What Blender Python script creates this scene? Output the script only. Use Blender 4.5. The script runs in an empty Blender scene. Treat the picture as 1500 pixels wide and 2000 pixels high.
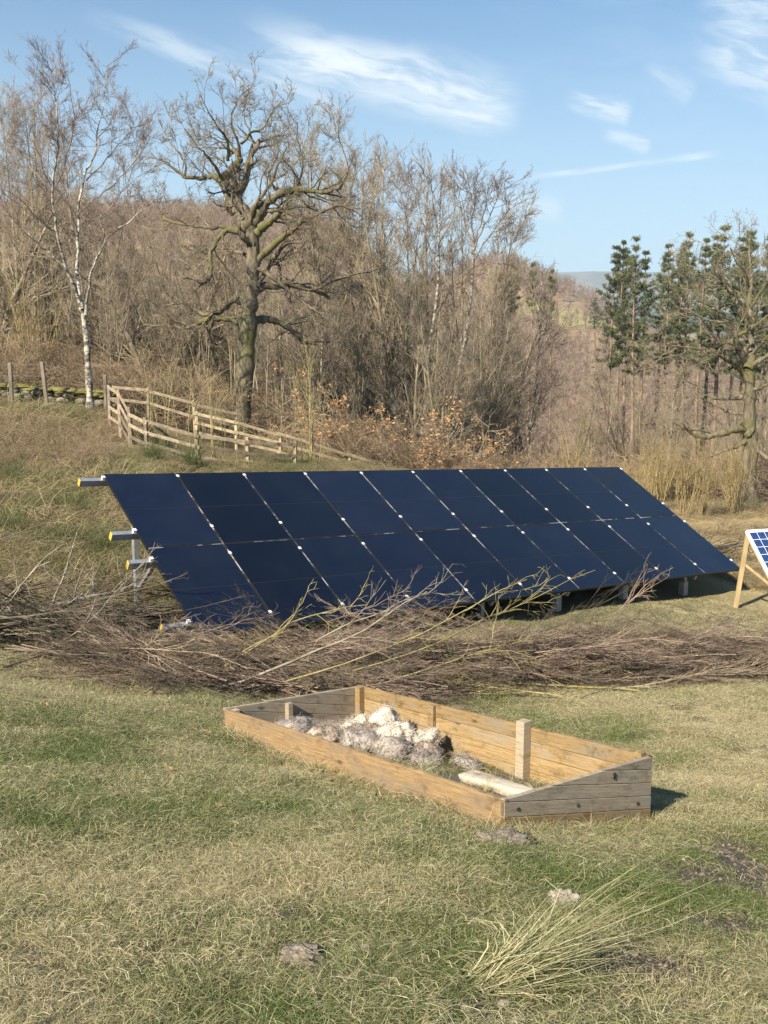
import bpy, bmesh, math, random
import numpy as np
from mathutils import Vector, Matrix

random.seed(7)
RNG = np.random.default_rng(11)
R = math.radians
scene = bpy.context.scene
col = scene.collection

# ------------------------------------------------------------------ camera, sky, sun, exposure
PITCH = R(10.0)
FPX = 1933.0                                   # focal length in units of a 2000-high frame
cam_d = bpy.data.cameras.new('camera')
cam_d.sensor_fit = 'VERTICAL'
cam_d.sensor_height = 36.0
cam_d.lens = 36.0 * FPX / 2000.0
cam_d.clip_start = 0.05
cam_d.clip_end = 20000
cam = bpy.data.objects.new('camera', cam_d)
col.objects.link(cam)
cam.rotation_euler = (R(90) - PITCH, 0, 0)
scene.camera = cam

SUN_AZ = math.atan2(-0.60, -0.80)              # direction to the sun, behind the viewer's left shoulder
SUN_EL = R(37)
world = bpy.data.worlds.new('World')
scene.world = world
world.use_nodes = True

sun_d = bpy.data.lights.new('sun', 'SUN')
sun_d.energy = 5.0
sun_d.angle = R(0.53)
sun_d.color = (1.0, 0.90, 0.74)
sun = bpy.data.objects.new('sun', sun_d)
col.objects.link(sun)
sdir = Vector((math.sin(SUN_AZ) * math.cos(SUN_EL), math.cos(SUN_AZ) * math.cos(SUN_EL), math.sin(SUN_EL)))
sun.rotation_euler = sdir.to_track_quat('Z', 'Y').to_euler()

vs = scene.view_settings
vs.view_transform = 'Standard'
vs.look = 'None'
vs.exposure = 1.11
vs.gamma = 1.0
scene.cycles.max_bounces = 6
scene.cycles.diffuse_bounces = 3
scene.cycles.glossy_bounces = 3
scene.cycles.transmission_bounces = 3
scene.cycles.volume_bounces = 0
scene.cycles.transparent_max_bounces = 6
scene.cycles.use_denoising = True
scene.cycles.denoising_input_passes = 'RGB_ALBEDO_NORMAL'
scene.cycles.denoising_prefilter = 'NONE'
HAZE_DENSITY = 1.7e-4


def build_sky():
    nt = world.node_tree
    for n in list(nt.nodes):
        nt.nodes.remove(n)
    N, Lk = nt.nodes, nt.links

    def val(v):
        return v

    def m(op, a, b=None, c=None, clamp=False):
        n = N.new('ShaderNodeMath')
        n.operation = op
        n.use_clamp = clamp
        for i, v in enumerate((a, b, c)):
            if v is None:
                continue
            if isinstance(v, (int, float)):
                n.inputs[i].default_value = v
            else:
                Lk.new(v, n.inputs[i])
        return n.outputs[0]

    def noise(u, v, s, det, w=0.0):
        c = N.new('ShaderNodeCombineXYZ')
        Lk.new(u, c.inputs[0])
        Lk.new(v, c.inputs[1])
        c.inputs[2].default_value = w
        n = N.new('ShaderNodeTexNoise')
        n.inputs['Scale'].default_value = s
        n.inputs['Detail'].default_value = det
        n.inputs['Roughness'].default_value = 0.6
        Lk.new(c.outputs[0], n.inputs['Vector'])
        return n.outputs['Fac']

    def sstep(x, a, b):
        n = N.new('ShaderNodeMapRange')
        n.interpolation_type = 'SMOOTHSTEP'
        n.inputs['From Min'].default_value = a
        n.inputs['From Max'].default_value = b
        Lk.new(x, n.inputs['Value'])
        return n.outputs['Result']

    sky = N.new('ShaderNodeTexSky')
    sky.sky_type = 'NISHITA'
    sky.sun_disc = False
    sky.sun_elevation = SUN_EL
    sky.sun_rotation = SUN_AZ
    sky.altitude = 200
    sky.air_density = 1.0
    sky.dust_density = 0.6
    sky.ozone_density = 4.0
    tc = N.new('ShaderNodeTexCoord')
    sep = N.new('ShaderNodeSeparateXYZ')
    Lk.new(tc.outputs['Generated'], sep.inputs[0])
    dx, dy, dz = sep.outputs
    fy = m('MAXIMUM', dy, 0.02)
    u, v = m('DIVIDE', dx, fy), m('DIVIDE', dz, fy)
    front = sstep(dy, 0.15, 0.4)

    def streak(x0, y0, x1, y1, w0, w1, amt, ns, seed, soft=1.0):
        """cirrus streak between two directions (u, v); half-width w0 -> w1"""
        L = math.hypot(x1 - x0, y1 - y0)
        cx, cy = (x1 - x0) / L, (y1 - y0) / L
        a = m('ADD', m('MULTIPLY', m('SUBTRACT', u, x0), cx), m('MULTIPLY', m('SUBTRACT', v, y0), cy))
        b = m('SUBTRACT', m('MULTIPLY', m('SUBTRACT', v, y0), cx), m('MULTIPLY', m('SUBTRACT', u, x0), cy))
        t = m('DIVIDE', a, L)
        wig = m('MULTIPLY', m('SUBTRACT', noise(m('MULTIPLY', a, 1.0), m('MULTIPLY', b, 3.0), 6.0, 3, seed), 0.5), 0.9 * (w0 + w1))
        b2 = m('ADD', b, wig)
        w = m('ADD', m('MULTIPLY', t, w1 - w0), w0)
        r = m('DIVIDE', m('ABSOLUTE', b2), m('MAXIMUM', w, 0.002))
        body = m('SUBTRACT', 1.0, sstep(r, 0.05, 1.0 + soft))
        ends = m('MULTIPLY', sstep(t, 0.0, 0.35), m('SUBTRACT', 1.0, sstep(t, 0.86, 1.0)))
        fib = noise(m('MULTIPLY', a, 1.0), m('MULTIPLY', b2, 5.5), ns, 6, seed + 3.1)
        tex = m('ADD', m('MULTIPLY', sstep(fib, 0.38, 0.61), 0.75), 0.25)
        return m('MULTIPLY', m('MULTIPLY', m('MULTIPLY', body, ends), tex), amt)

    def uv(px, py):
        d = ray(px, py)
        return d[0], d[2]

    S = []
    specs = [((130, 15), (700, 225), 0.006, 0.013, 0.50, 14, 1.0, 1.0),
             ((430, 70), (1035, 222), 0.022, 0.022, 1.0, 12, 2.0, 0.9),
             ((600, 150), (1030, 222), 0.012, 0.015, 0.6, 12, 7.0, 1.1),
             ((1330, 60), (1700, 190), 0.020, 0.030, 0.75, 18, 3.0, 1.2),
             ((1340, 10), (1650, 40), 0.020, 0.03, 0.55, 24, 3.7, 1.2),
             ((1095, 190), (1240, 225), 0.006, 0.008, 0.65, 30, 4.0, 1.2),
             ((1170, 255), (1275, 290), 0.004, 0.006, 0.55, 30, 5.0, 1.2),
             ((990, 352), (1420, 298), 0.0016, 0.0026, 0.70, 12, 6.0, 1.3),
             ((880, 380), (1110, 412), 0.010, 0.008, 0.45, 16, 8.0, 1.2),
             ((1250, 120), (1360, 190), 0.005, 0.009, 0.30, 26, 9.0, 1.4)]
    for (a, b, w0, w1, amt, ns, sd, sf) in specs:
        S.append(streak(*uv(*a), *uv(*b), w0, w1, amt, ns, sd, sf))
    tot = S[0]
    for s in S[1:]:
        tot = m('MAXIMUM', tot, s)
    tot = m('MULTIPLY', tot, front)
    # thin veil of cirrus all over the sky, on a plane high above
    hz = m('MAXIMUM', dz, 0.06)
    pu, pv = m('DIVIDE', dx, hz), m('DIVIDE', dy, hz)
    ra = m('ADD', m('MULTIPLY', pu, 0.8), m('MULTIPLY', pv, 0.3))
    rb = m('SUBTRACT', m('MULTIPLY', pv, 0.35), m('MULTIPLY', pu, 0.25))
    veil = sstep(noise(ra, m('MULTIPLY', rb, 2.2), 1.1, 7, 4.4), 0.50, 0.80)
    veil = m('MULTIPLY', veil, m('MULTIPLY', sstep(dz, 0.06, 0.3), 0.14))
    cl = m('MAXIMUM', tot, veil)
    # milky air towards the horizon
    low = m('SUBTRACT', 1.0, sstep(dz, -0.02, 0.40))
    mixl = N.new('ShaderNodeMix')
    mixl.data_type = 'RGBA'
    Lk.new(m('MULTIPLY', low, 0.72), mixl.inputs['Factor'])
    tin = N.new('ShaderNodeVectorMath')
    tin.operation = 'MULTIPLY'
    Lk.new(sky.outputs[0], tin.inputs[0])
    tin.inputs[1].default_value = (0.72, 1.03, 1.10)      # camera's rendering of a clear sky
    Lk.new(tin.outputs[0], mixl.inputs['A'])
    mixl.inputs['B'].default_value = (5.6, 6.5, 6.9, 1)
    mixc = N.new('ShaderNodeMix')
    mixc.data_type = 'RGBA'
    Lk.new(m('MULTIPLY', cl, 0.95), mixc.inputs['Factor'])
    Lk.new(mixl.outputs['Result'], mixc.inputs['A'])
    mixc.inputs['B'].default_value = (7.8, 8.4, 8.6, 1)
    bg = N.new('ShaderNodeBackground')
    bg.inputs['Strength'].default_value = 0.060
    Lk.new(mixc.outputs['Result'], bg.inputs['Color'])
    out = N.new('ShaderNodeOutputWorld')
    Lk.new(bg.outputs[0], out.inputs['Surface'])


def ray(x, y):
    """direction (with forward component 1) of a photo pixel seen from the camera station"""
    f = np.array([0, math.cos(PITCH), -math.sin(PITCH)])
    up = np.array([0, math.sin(PITCH), math.cos(PITCH)])
    d = f + (x - 750) / FPX * np.array([1.0, 0, 0]) - (y - 1000) / FPX * up
    return d / d[1]


def at(x, y, Y):
    return ray(x, y) * Y


build_sky()


# ------------------------------------------------------------------ helpers
def tag(o, label=None, cat=None, group=None, kind=None):
    if label:
        o['label'] = label
    if cat:
        o['category'] = cat
    if group:
        o['group'] = group
    if kind:
        o['kind'] = kind
    return o


def empty(name, loc=(0, 0, 0), rz=0.0):
    o = bpy.data.objects.new(name, None)
    o.empty_display_size = 0.1
    col.objects.link(o)
    o.location = loc
    o.rotation_euler = (0, 0, rz)
    return o


def mesh_np(name, V, F, mats=None, smooth=True, attrs=None):
    """V (n,3), F list of int arrays (m,3) or (m,4)"""
    me = bpy.data.meshes.new(name)
    V = np.asarray(V, np.float32)
    F = [np.asarray(f, np.int32) for f in F if len(f)]
    nl = sum(f.size for f in F)
    nf = sum(len(f) for f in F)
    me.vertices.add(len(V))
    me.vertices.foreach_set('co', V.ravel())
    me.loops.add(nl)
    me.loops.foreach_set('vertex_index', np.concatenate([f.ravel() for f in F]))
    me.polygons.add(nf)
    tot = np.concatenate([np.full(len(f), f.shape[1], np.int32) for f in F])
    st = np.concatenate([[0], np.cumsum(tot)[:-1]]).astype(np.int32)
    me.polygons.foreach_set('loop_start', st)
    me.polygons.foreach_set('loop_total', tot)
    me.polygons.foreach_set('use_smooth', np.full(nf, bool(smooth)))
    for k, a in (attrs or {}).items():
        at_ = me.attributes.new(k, 'FLOAT', 'POINT')
        at_.data.foreach_set('value', np.asarray(a, np.float32))
    for m in (mats or []):
        me.materials.append(m)
    me.update(calc_edges=True)
    return me


def link(name, me, parent=None):
    o = bpy.data.objects.new(name, me)
    col.objects.link(o)
    if parent:
        o.parent = parent
    return o


def copy_tree(o, parent=None):
    c = o.copy()
    col.objects.link(c)
    if parent:
        c.parent = parent
    for ch in list(o.children):
        copy_tree(ch, c)
    return c


def box_me(name, sx, sy, sz, mat, org=(0, 0, 0), bevel=0.0):
    """box with its low corner at org"""
    x0, y0, z0 = org
    V = [(x0 + a * sx, y0 + b * sy, z0 + c * sz) for c in (0, 1) for b in (0, 1) for a in (0, 1)]
    F = [(0, 2, 3, 1), (4, 5, 7, 6), (0, 1, 5, 4), (2, 6, 7, 3), (0, 4, 6, 2), (1, 3, 7, 5)]
    me = mesh_np(name, V, [np.array(F)], [mat], smooth=False)
    if bevel:
        bm = bmesh.new()
        bm.from_mesh(me)
        bmesh.ops.bevel(bm, geom=bm.edges[:], offset=bevel, segments=1, affect='EDGES')
        bm.to_mesh(me)
        bm.free()
    return me


def bar_me(name, p, q, w, h, mat, up=(0, 0, 1), bevel=0.0):
    """rectangular bar from p to q"""
    p, q = Vector(p), Vector(q)
    d = (q - p).normalized()
    s = d.cross(Vector(up))
    if s.length < 1e-4:
        s = Vector((1, 0, 0))
    s.normalize()
    t = s.cross(d).normalized()
    V = []
    for e in (p, q):
        for a, b in ((-1, -1), (1, -1), (1, 1), (-1, 1)):
            V.append(e + s * (a * w / 2) + t * (b * h / 2))
    F = [(0, 3, 2, 1), (4, 5, 6, 7), (0, 1, 5, 4), (1, 2, 6, 5), (2, 3, 7, 6), (3, 0, 4, 7)]
    me = mesh_np(name, [tuple(v) for v in V], [np.array(F)], [mat], smooth=False)
    if bevel:
        bm = bmesh.new()
        bm.from_mesh(me)
        bmesh.ops.bevel(bm, geom=bm.edges[:], offset=bevel, segments=1, affect='EDGES')
        bm.to_mesh(me)
        bm.free()
    return me


def _hash(ix, iy, s):
    h = (ix.astype(np.int64) * 374761393 + iy.astype(np.int64) * 668265263 + s * 974711) & 0xffffffff
    h = ((h ^ (h >> 13)) * 1274126177) & 0xffffffff
    return ((h ^ (h >> 16)) & 0xffff) / 65535.0


def vnoise(x, y, s=0):
    x = np.asarray(x, float)
    y = np.asarray(y, float)
    ix, iy = np.floor(x), np.floor(y)
    fx, fy = x - ix, y - iy
    fx, fy = fx * fx * (3 - 2 * fx), fy * fy * (3 - 2 * fy)
    a, b = _hash(ix, iy, s), _hash(ix + 1, iy, s)
    c, d = _hash(ix, iy + 1, s), _hash(ix + 1, iy + 1, s)
    return (a * (1 - fx) + b * fx) * (1 - fy) + (c * (1 - fx) + d * fx) * fy


def fbm(x, y, s=0, o=4):
    t, a, n = 0, 0.5, 0
    for i in range(o):
        t = t + a * vnoise(np.asarray(x) * 2 ** i, np.asarray(y) * 2 ** i, s + i)
        n += a
        a *= 0.5
    return t / n


# ------------------------------------------------------------------ materials
def new_mat(name):
    m = bpy.data.materials.new(name)
    m.use_nodes = True
    nt = m.node_tree
    b = nt.nodes['Principled BSDF']
    b.inputs['Specular IOR Level'].default_value = 0.25
    return m, nt, b


def mixrgb(nt, fac, a, b, blend='MIX'):
    n = nt.nodes.new('ShaderNodeMix')
    n.data_type = 'RGBA'
    n.blend_type = blend
    for k, v in (('Factor', fac), ('A', a), ('B', b)):
        if isinstance(v, (int, float)):
            n.inputs[k].default_value = v
        elif isinstance(v, tuple):
            n.inputs[k].default_value = (*v, 1) if len(v) == 3 else v
        else:
            nt.links.new(v, n.inputs[k])
    return n.outputs['Result']


def tex_noise(nt, vec, scale, det=4, rough=0.6, stretch=(1, 1, 1)):
    mp = nt.nodes.new('ShaderNodeMapping')
    mp.inputs['Scale'].default_value = stretch
    nt.links.new(vec, mp.inputs['Vector'])
    n = nt.nodes.new('ShaderNodeTexNoise')
    n.inputs['Scale'].default_value = scale
    n.inputs['Detail'].default_value = det
    n.inputs['Roughness'].default_value = rough
    nt.links.new(mp.outputs[0], n.inputs['Vector'])
    return n.outputs['Fac']


def ramp(nt, fac, a, b):
    n = nt.nodes.new('ShaderNodeMapRange')
    n.inputs['From Min'].default_value = a
    n.inputs['From Max'].default_value = b
    nt.links.new(fac, n.inputs['Value'])
    return n.outputs['Result']


def coords(nt, which='Object'):
    tc = nt.nodes.new('ShaderNodeTexCoord')
    return tc.outputs[which]


def rnd_brightness(nt, colr, lo=0.75, hi=1.2):
    oi = nt.nodes.new('ShaderNodeObjectInfo')
    mr = nt.nodes.new('ShaderNodeMapRange')
    mr.inputs['To Min'].default_value = lo
    mr.inputs['To Max'].default_value = hi
    nt.links.new(oi.outputs['Random'], mr.inputs['Value'])
    vm = nt.nodes.new('ShaderNodeVectorMath')
    vm.operation = 'SCALE'
    nt.links.new(colr, vm.inputs[0])
    nt.links.new(mr.outputs[0], vm.inputs['Scale'])
    return vm.outputs[0]


def add_bump(nt, b, fac, strength, dist):
    bp = nt.nodes.new('ShaderNodeBump')
    bp.inputs['Strength'].default_value = strength
    bp.inputs['Distance'].default_value = dist
    nt.links.new(fac, bp.inputs['Height'])
    nt.links.new(bp.outputs[0], b.inputs['Normal'])


def mat_noise(name, c1, c2, scale=8, rough=0.9, bump=0.0, bdist=0.02, stretch=(1, 1, 1), lo=0.38, hi=0.62,
              rnd=None, c3=None, s3=2.0, metal=0.0):
    m, nt, b = new_mat(name)
    oc = coords(nt)
    f = tex_noise(nt, oc, scale, 5, 0.65, stretch)
    c = mixrgb(nt, ramp(nt, f, lo, hi), c1, c2)
    if c3:
        g = tex_noise(nt, oc, s3, 3, 0.6)
        c = mixrgb(nt, ramp(nt, g, 0.48, 0.62), c, c3)
    if rnd:
        c = rnd_brightness(nt, c, *rnd)
    nt.links.new(c, b.inputs['Base Color'])
    b.inputs['Roughness'].default_value = rough
    b.inputs['Metallic'].default_value = metal
    if bump:
        add_bump(nt, b, f, bump, bdist)
    return m


M = {}
M['oak_bark'] = mat_noise('oak_bark', (0.06, 0.048, 0.034), (0.20, 0.165, 0.115), 7, bump=1.0, bdist=0.05, stretch=(1, 1, 0.35),
                          c3=(0.12, 0.115, 0.045), s3=0.9)
M['oak_twig'] = mat_noise('oak_twig', (0.16, 0.125, 0.085), (0.27, 0.225, 0.155), 3)
M['bark'] = mat_noise('grey_bark', (0.15, 0.122, 0.085), (0.34, 0.285, 0.205), 6, bump=0.6, stretch=(1, 1, 0.3), rnd=(0.8, 1.2),
                      c3=(0.13, 0.125, 0.06), s3=0.8)
M['twig'] = mat_noise('bare_twig', (0.225, 0.18, 0.125), (0.37, 0.305, 0.215), 2, rnd=(0.8, 1.2))
M['far_twig'] = mat_noise('far_twig', (0.21, 0.155, 0.125), (0.36, 0.275, 0.21), 0.6)
M['birch_bark'] = mat_noise('birch_bark', (0.085, 0.07, 0.052), (0.44, 0.40, 0.33), 5.5, stretch=(1, 1, 1.6), lo=0.44, hi=0.56, rough=0.7)
M['birch_twig'] = mat_noise('birch_twig', (0.15, 0.11, 0.085), (0.27, 0.21, 0.165), 2)
M['pine_bark'] = mat_noise('pine_bark', (0.14, 0.10, 0.07), (0.30, 0.22, 0.15), 4, stretch=(1, 1, 0.3), rnd=(0.8, 1.15))
M['pine_needles'] = mat_noise('pine_needles', (0.058, 0.074, 0.034), (0.14, 0.15, 0.068), 1.2, rough=0.6, rnd=(0.8, 1.25))
M['hazel'] = mat_noise('hazel_stem', (0.22, 0.165, 0.075), (0.40, 0.31, 0.15), 3, rnd=(0.7, 1.15))
M['willow'] = mat_noise('willow_stem', (0.24, 0.20, 0.09), (0.42, 0.35, 0.18), 3, rnd=(0.75, 1.15))
M['moss'] = mat_noise('moss', (0.10, 0.10, 0.025), (0.22, 0.19, 0.06), 6, bump=0.8)
M['stone'] = mat_noise('wall_stone', (0.13, 0.115, 0.09), (0.27, 0.24, 0.19), 7, bump=0.7, rnd=(0.6, 1.2), c3=(0.14, 0.14, 0.05), s3=3)
M['litter_leaf'] = mat_noise('litter_leaf', (0.16, 0.09, 0.045), (0.34, 0.22, 0.12), 9, rough=0.8)
M['dead_leaf'] = mat_noise('dead_leaf', (0.26, 0.125, 0.05), (0.50, 0.29, 0.14), 9, rough=0.8)
M['bramble'] = mat_noise('bramble', (0.20, 0.14, 0.09), (0.37, 0.28, 0.175), 2, rnd=(0.7, 1.2))
M['brush'] = mat_noise('brush_twig', (0.165, 0.115, 0.088), (0.305, 0.225, 0.17), 2.5, rnd=(0.6, 1.25))
M['brush_tan'] = mat_noise('brush_tan', (0.22, 0.165, 0.11), (0.40, 0.32, 0.215), 2.5, rnd=(0.7, 1.25))
M['brush_dark'] = mat_noise('brush_dark', (0.075, 0.062, 0.045), (0.19, 0.155, 0.11), 2.5, rnd=(0.6, 1.25))
M['green_stick'] = mat_noise('green_stick', (0.24, 0.20, 0.085), (0.40, 0.34, 0.16), 4, rnd=(0.8, 1.15))
M['dead_limb'] = mat_noise('dead_limb', (0.17, 0.14, 0.105), (0.34, 0.29, 0.22), 6, bump=0.8, stretch=(1, 1, 1))
M['fence'] = mat_noise('fence_timber', (0.20, 0.155, 0.105), (0.36, 0.285, 0.20), 7, stretch=(1, 1, 1), rnd=(0.55, 1.25), bump=0.3)
M['new_timber'] = mat_noise('new_timber', (0.36, 0.28, 0.165), (0.54, 0.44, 0.28), 7, rnd=(0.7, 1.15), bump=0.3)
M['old_post'] = mat_noise('old_post', (0.14, 0.115, 0.085), (0.26, 0.22, 0.165), 10, stretch=(1, 1, 0.2), bump=0.5)
M['galv'] = mat_noise('galvanised_steel', (0.30, 0.31, 0.32), (0.42, 0.43, 0.44), 14, rough=0.5, metal=0.55)
M['alu'] = mat_noise('aluminium', (0.36, 0.37, 0.39), (0.46, 0.47, 0.49), 10, rough=0.42, metal=0.6)
M['clamp'] = mat_noise('clamp_metal', (0.72, 0.72, 0.72), (0.82, 0.82, 0.80), 10, rough=0.4, metal=0.2)
M['yellow'] = mat_noise('yellow_cap', (0.50, 0.34, 0.05), (0.60, 0.42, 0.08), 10, rough=0.5)
M['black'] = mat_noise('black_frame', (0.012, 0.012, 0.013), (0.02, 0.02, 0.021), 10, rough=0.35)
M['white'] = mat_noise('white_frame', (0.70, 0.70, 0.68), (0.78, 0.78, 0.76), 10, rough=0.4)
M['cell'] = mat_noise('blue_cell', (0.012, 0.03, 0.10), (0.03, 0.07, 0.20), 40, rough=0.15)
M['seam'] = mat_noise('seam_shine', (0.03, 0.03, 0.032), (0.50, 0.50, 0.49), 4, rough=0.5, lo=0.50, hi=0.58)
M['cable'] = mat_noise('black_cable', (0.02, 0.02, 0.02), (0.03, 0.03, 0.03), 10, rough=0.5)
M['pale_timber'] = mat_noise('pale_timber', (0.34, 0.25, 0.13), (0.48, 0.37, 0.21), 8, stretch=(1, 1, 0.2))
M['soil'] = mat_noise('soil', (0.12, 0.095, 0.075), (0.27, 0.22, 0.175), 30, bump=0.8, rnd=(0.75, 1.2))
M['pebble'] = mat_noise('pebble', (0.26, 0.21, 0.16), (0.42, 0.36, 0.29), 14, bump=0.3, rnd=(0.7, 1.3))
M['post_foot'] = mat_noise('sunlit_post_foot', (0.34, 0.32, 0.29), (0.46, 0.44, 0.40), 9, bump=0.3)
M['roof'] = mat_noise('shed_roof', (0.10, 0.10, 0.11), (0.17, 0.17, 0.18), 2)
M['shed'] = mat_noise('shed_wall', (0.20, 0.18, 0.15), (0.30, 0.27, 0.22), 2)


def make_glass():
    m, nt, b = new_mat('solar_glass')
    oi = nt.nodes.new('ShaderNodeObjectInfo')
    ad = nt.nodes.new('ShaderNodeVectorMath')
    nt.links.new(coords(nt), ad.inputs[0])
    nt.links.new(oi.outputs['Location'], ad.inputs[1])
    oc = ad.outputs[0]
    f = tex_noise(nt, oc, 1.6, 4, 0.6)
    c = mixrgb(nt, ramp(nt, f, 0.35, 0.7), (0.0035, 0.006, 0.016), (0.007, 0.010, 0.020))
    c = rnd_brightness(nt, c, 0.55, 1.5)
    sm = tex_noise(nt, oc, 3.2, 5, 0.7, (1, 1.7, 1))
    c = mixrgb(nt, ramp(nt, sm, 0.66, 0.95), c, (0.016, 0.019, 0.03))       # smears of dust
    nt.links.new(c, b.inputs['Base Color'])
    b.inputs['Roughness'].default_value = 0.10
    b.inputs['IOR'].default_value = 1.5
    b.inputs['Sheen Weight'].default_value = 0.02
    b.inputs['Sheen Roughness'].default_value = 0.45
    b.inputs['Sheen Tint'].default_value = (0.35, 0.55, 1.0, 1)
    b.inputs['Specular IOR Level'].default_value = 0.32
    return m


M['glass'] = make_glass()


def make_wood(name, c1, c2, grey, greyamt, black=None):
    """board timber: grain along u, knots, weathered patches"""
    m, nt, b = new_mat(name)
    uvn = nt.nodes.new('ShaderNodeUVMap')
    oi = nt.nodes.new('ShaderNodeObjectInfo')
    cx = nt.nodes.new('ShaderNodeCombineXYZ')
    sc = nt.nodes.new('ShaderNodeMath')
    sc.operation = 'MULTIPLY'
    sc.inputs[1].default_value = 37.0
    nt.links.new(oi.outputs['Random'], sc.inputs[0])
    nt.links.new(sc.outputs[0], cx.inputs[0])
    nt.links.new(sc.outputs[0], cx.inputs[1])
    ad = nt.nodes.new('ShaderNodeVectorMath')
    nt.links.new(uvn.outputs[0], ad.inputs[0])
    nt.links.new(cx.outputs[0], ad.inputs[1])
    v = ad.outputs[0]
    warp = tex_noise(nt, v, 2.5, 3)
    g = tex_noise(nt, v, 6, 6, 0.7, (0.6, 11, 1))
    g2 = tex_noise(nt, v, 30, 3, 0.6, (0.35, 7, 1))
    c = mixrgb(nt, ramp(nt, g, 0.34, 0.66), c1, c2)
    c = mixrgb(nt, ramp(nt, g2, 0.52, 0.80), c, tuple(0.45 * k for k in c1))
    pt = tex_noise(nt, v, 2.2, 4, 0.65, (1, 2.5, 1))
    c = mixrgb(nt, ramp(nt, pt, 0.62 - 0.25 * greyamt, 0.80 - 0.25 * greyamt), c, grey)
    vo = nt.nodes.new('ShaderNodeTexVoronoi')
    mp = nt.nodes.new('ShaderNodeMapping')
    mp.inputs['Scale'].default_value = (2.3, 5.2, 1)
    nt.links.new(v, mp.inputs['Vector'])
    nt.links.new(mp.outputs[0], vo.inputs['Vector'])
    vo.inputs['Scale'].default_value = 1.0
    kn = ramp(nt, vo.outputs['Distance'], 0.13, 0.07)
    n = nt.nodes.new('ShaderNodeMath')
    n.operation = 'MULTIPLY'
    n.use_clamp = True
    nt.links.new(kn, n.inputs[0])
    n.inputs[1].default_value = 0.8
    c = mixrgb(nt, n.outputs[0], c, tuple(0.28 * k for k in c1))
    # damp dirt in blotches
    dk = tex_noise(nt, v, 5.0, 5, 0.7, (1, 1.6, 1))
    c = mixrgb(nt, ramp(nt, dk, 0.54, 0.72), c, tuple(0.55 * k for k in c1))
    c = rnd_brightness(nt, c, 0.85, 1.12)
    nt.links.new(c, b.inputs['Base Color'])
    b.inputs['Roughness'].default_value = 0.85
    add_bump(nt, b, g, 0.5, 0.004)
    return m


M['wood_warm'] = make_wood('weathered_pine', (0.215, 0.142, 0.064), (0.40, 0.275, 0.132), (0.27, 0.22, 0.155), 0.5)
M['wood_front'] = make_wood('stained_pine', (0.18, 0.116, 0.058), (0.345, 0.235, 0.12), (0.20, 0.15, 0.10), 0.6)
M['wood_grey'] = make_wood('grey_pine', (0.27, 0.215, 0.15), (0.43, 0.36, 0.265), (0.31, 0.275, 0.225), 0.5)  # greyer pine, mostly for the end walls
M['wood_black'] = make_wood('blackened_board', (0.025, 0.02, 0.018), (0.05, 0.042, 0.036), (0.09, 0.08, 0.07), 0.0)
M['wood_post'] = make_wood('post_pine', (0.31, 0.25, 0.165), (0.47, 0.39, 0.275), (0.34, 0.31, 0.25), 0.5)
M['log'] = mat_noise('bleached_log', (0.20, 0.15, 0.10), (0.52, 0.45, 0.35), 9, bump=1.0, bdist=0.015, stretch=(0.3, 1, 1), lo=0.36, hi=0.58)


def make_fleece(name, c1, c2, c3):
    m, nt, b = new_mat(name)
    oc = coords(nt)
    f = tex_noise(nt, oc, 14, 6, 0.75)
    c = mixrgb(nt, ramp(nt, f, 0.36, 0.6), c1, c2)
    g = tex_noise(nt, oc, 6, 4, 0.6)
    c = mixrgb(nt, ramp(nt, g, 0.5, 0.66), c, c3)
    nt.links.new(c, b.inputs['Base Color'])
    b.inputs['Roughness'].default_value = 1.0
    h = tex_noise(nt, oc, 45, 5, 0.8)
    add_bump(nt, b, h, 1.0, 0.02)
    return m


M['fleece_cream'] = make_fleece('cream_fleece', (0.50, 0.43, 0.33), (0.76, 0.69, 0.58), (0.60, 0.53, 0.43))
M['fleece_grey'] = make_fleece('grey_fleece', (0.25, 0.21, 0.185), (0.55, 0.49, 0.43), (0.36, 0.295, 0.25))
M['fleece_brown'] = make_fleece('brown_fleece', (0.22, 0.165, 0.125), (0.48, 0.40, 0.33), (0.58, 0.51, 0.43))


def make_grass(name, green1, green2, straw1, straw2):
    """blade colour from the blade's own tint and the patch it stands in"""
    m, nt, b = new_mat(name)
    a1 = nt.nodes.new('ShaderNodeAttribute')
    a1.attribute_name = 'blade'
    a2 = nt.nodes.new('ShaderNodeAttribute')
    a2.attribute_type = 'INSTANCER'
    a2.attribute_name = 'tint'
    a3 = nt.nodes.new('ShaderNodeAttribute')
    a3.attribute_name = 'hue'
    s = nt.nodes.new('ShaderNodeMath')
    s.operation = 'ADD'
    nt.links.new(a1.outputs['Fac'], s.inputs[0])
    nt.links.new(a2.outputs['Fac'], s.inputs[1])
    f = ramp(nt, s.outputs[0], 0.82, 1.18)
    gr = mixrgb(nt, a3.outputs['Fac'], green1, green2)
    st = mixrgb(nt, a3.outputs['Fac'], straw1, straw2)
    c = mixrgb(nt, f, gr, st)
    nt.links.new(c, b.inputs['Base Color'])
    b.inputs['Roughness'].default_value = 0.65
    tr = nt.nodes.new('ShaderNodeBsdfTranslucent')
    nt.links.new(c, tr.inputs['Color'])
    mx = nt.nodes.new('ShaderNodeMixShader')
    mx.inputs[0].default_value = 0.28
    out = nt.nodes['Material Output']
    nt.links.new(b.outputs[0], mx.inputs[1])
    nt.links.new(tr.outputs[0], mx.inputs[2])
    nt.links.new(mx.outputs[0], out.inputs['Surface'])
    return m


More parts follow.
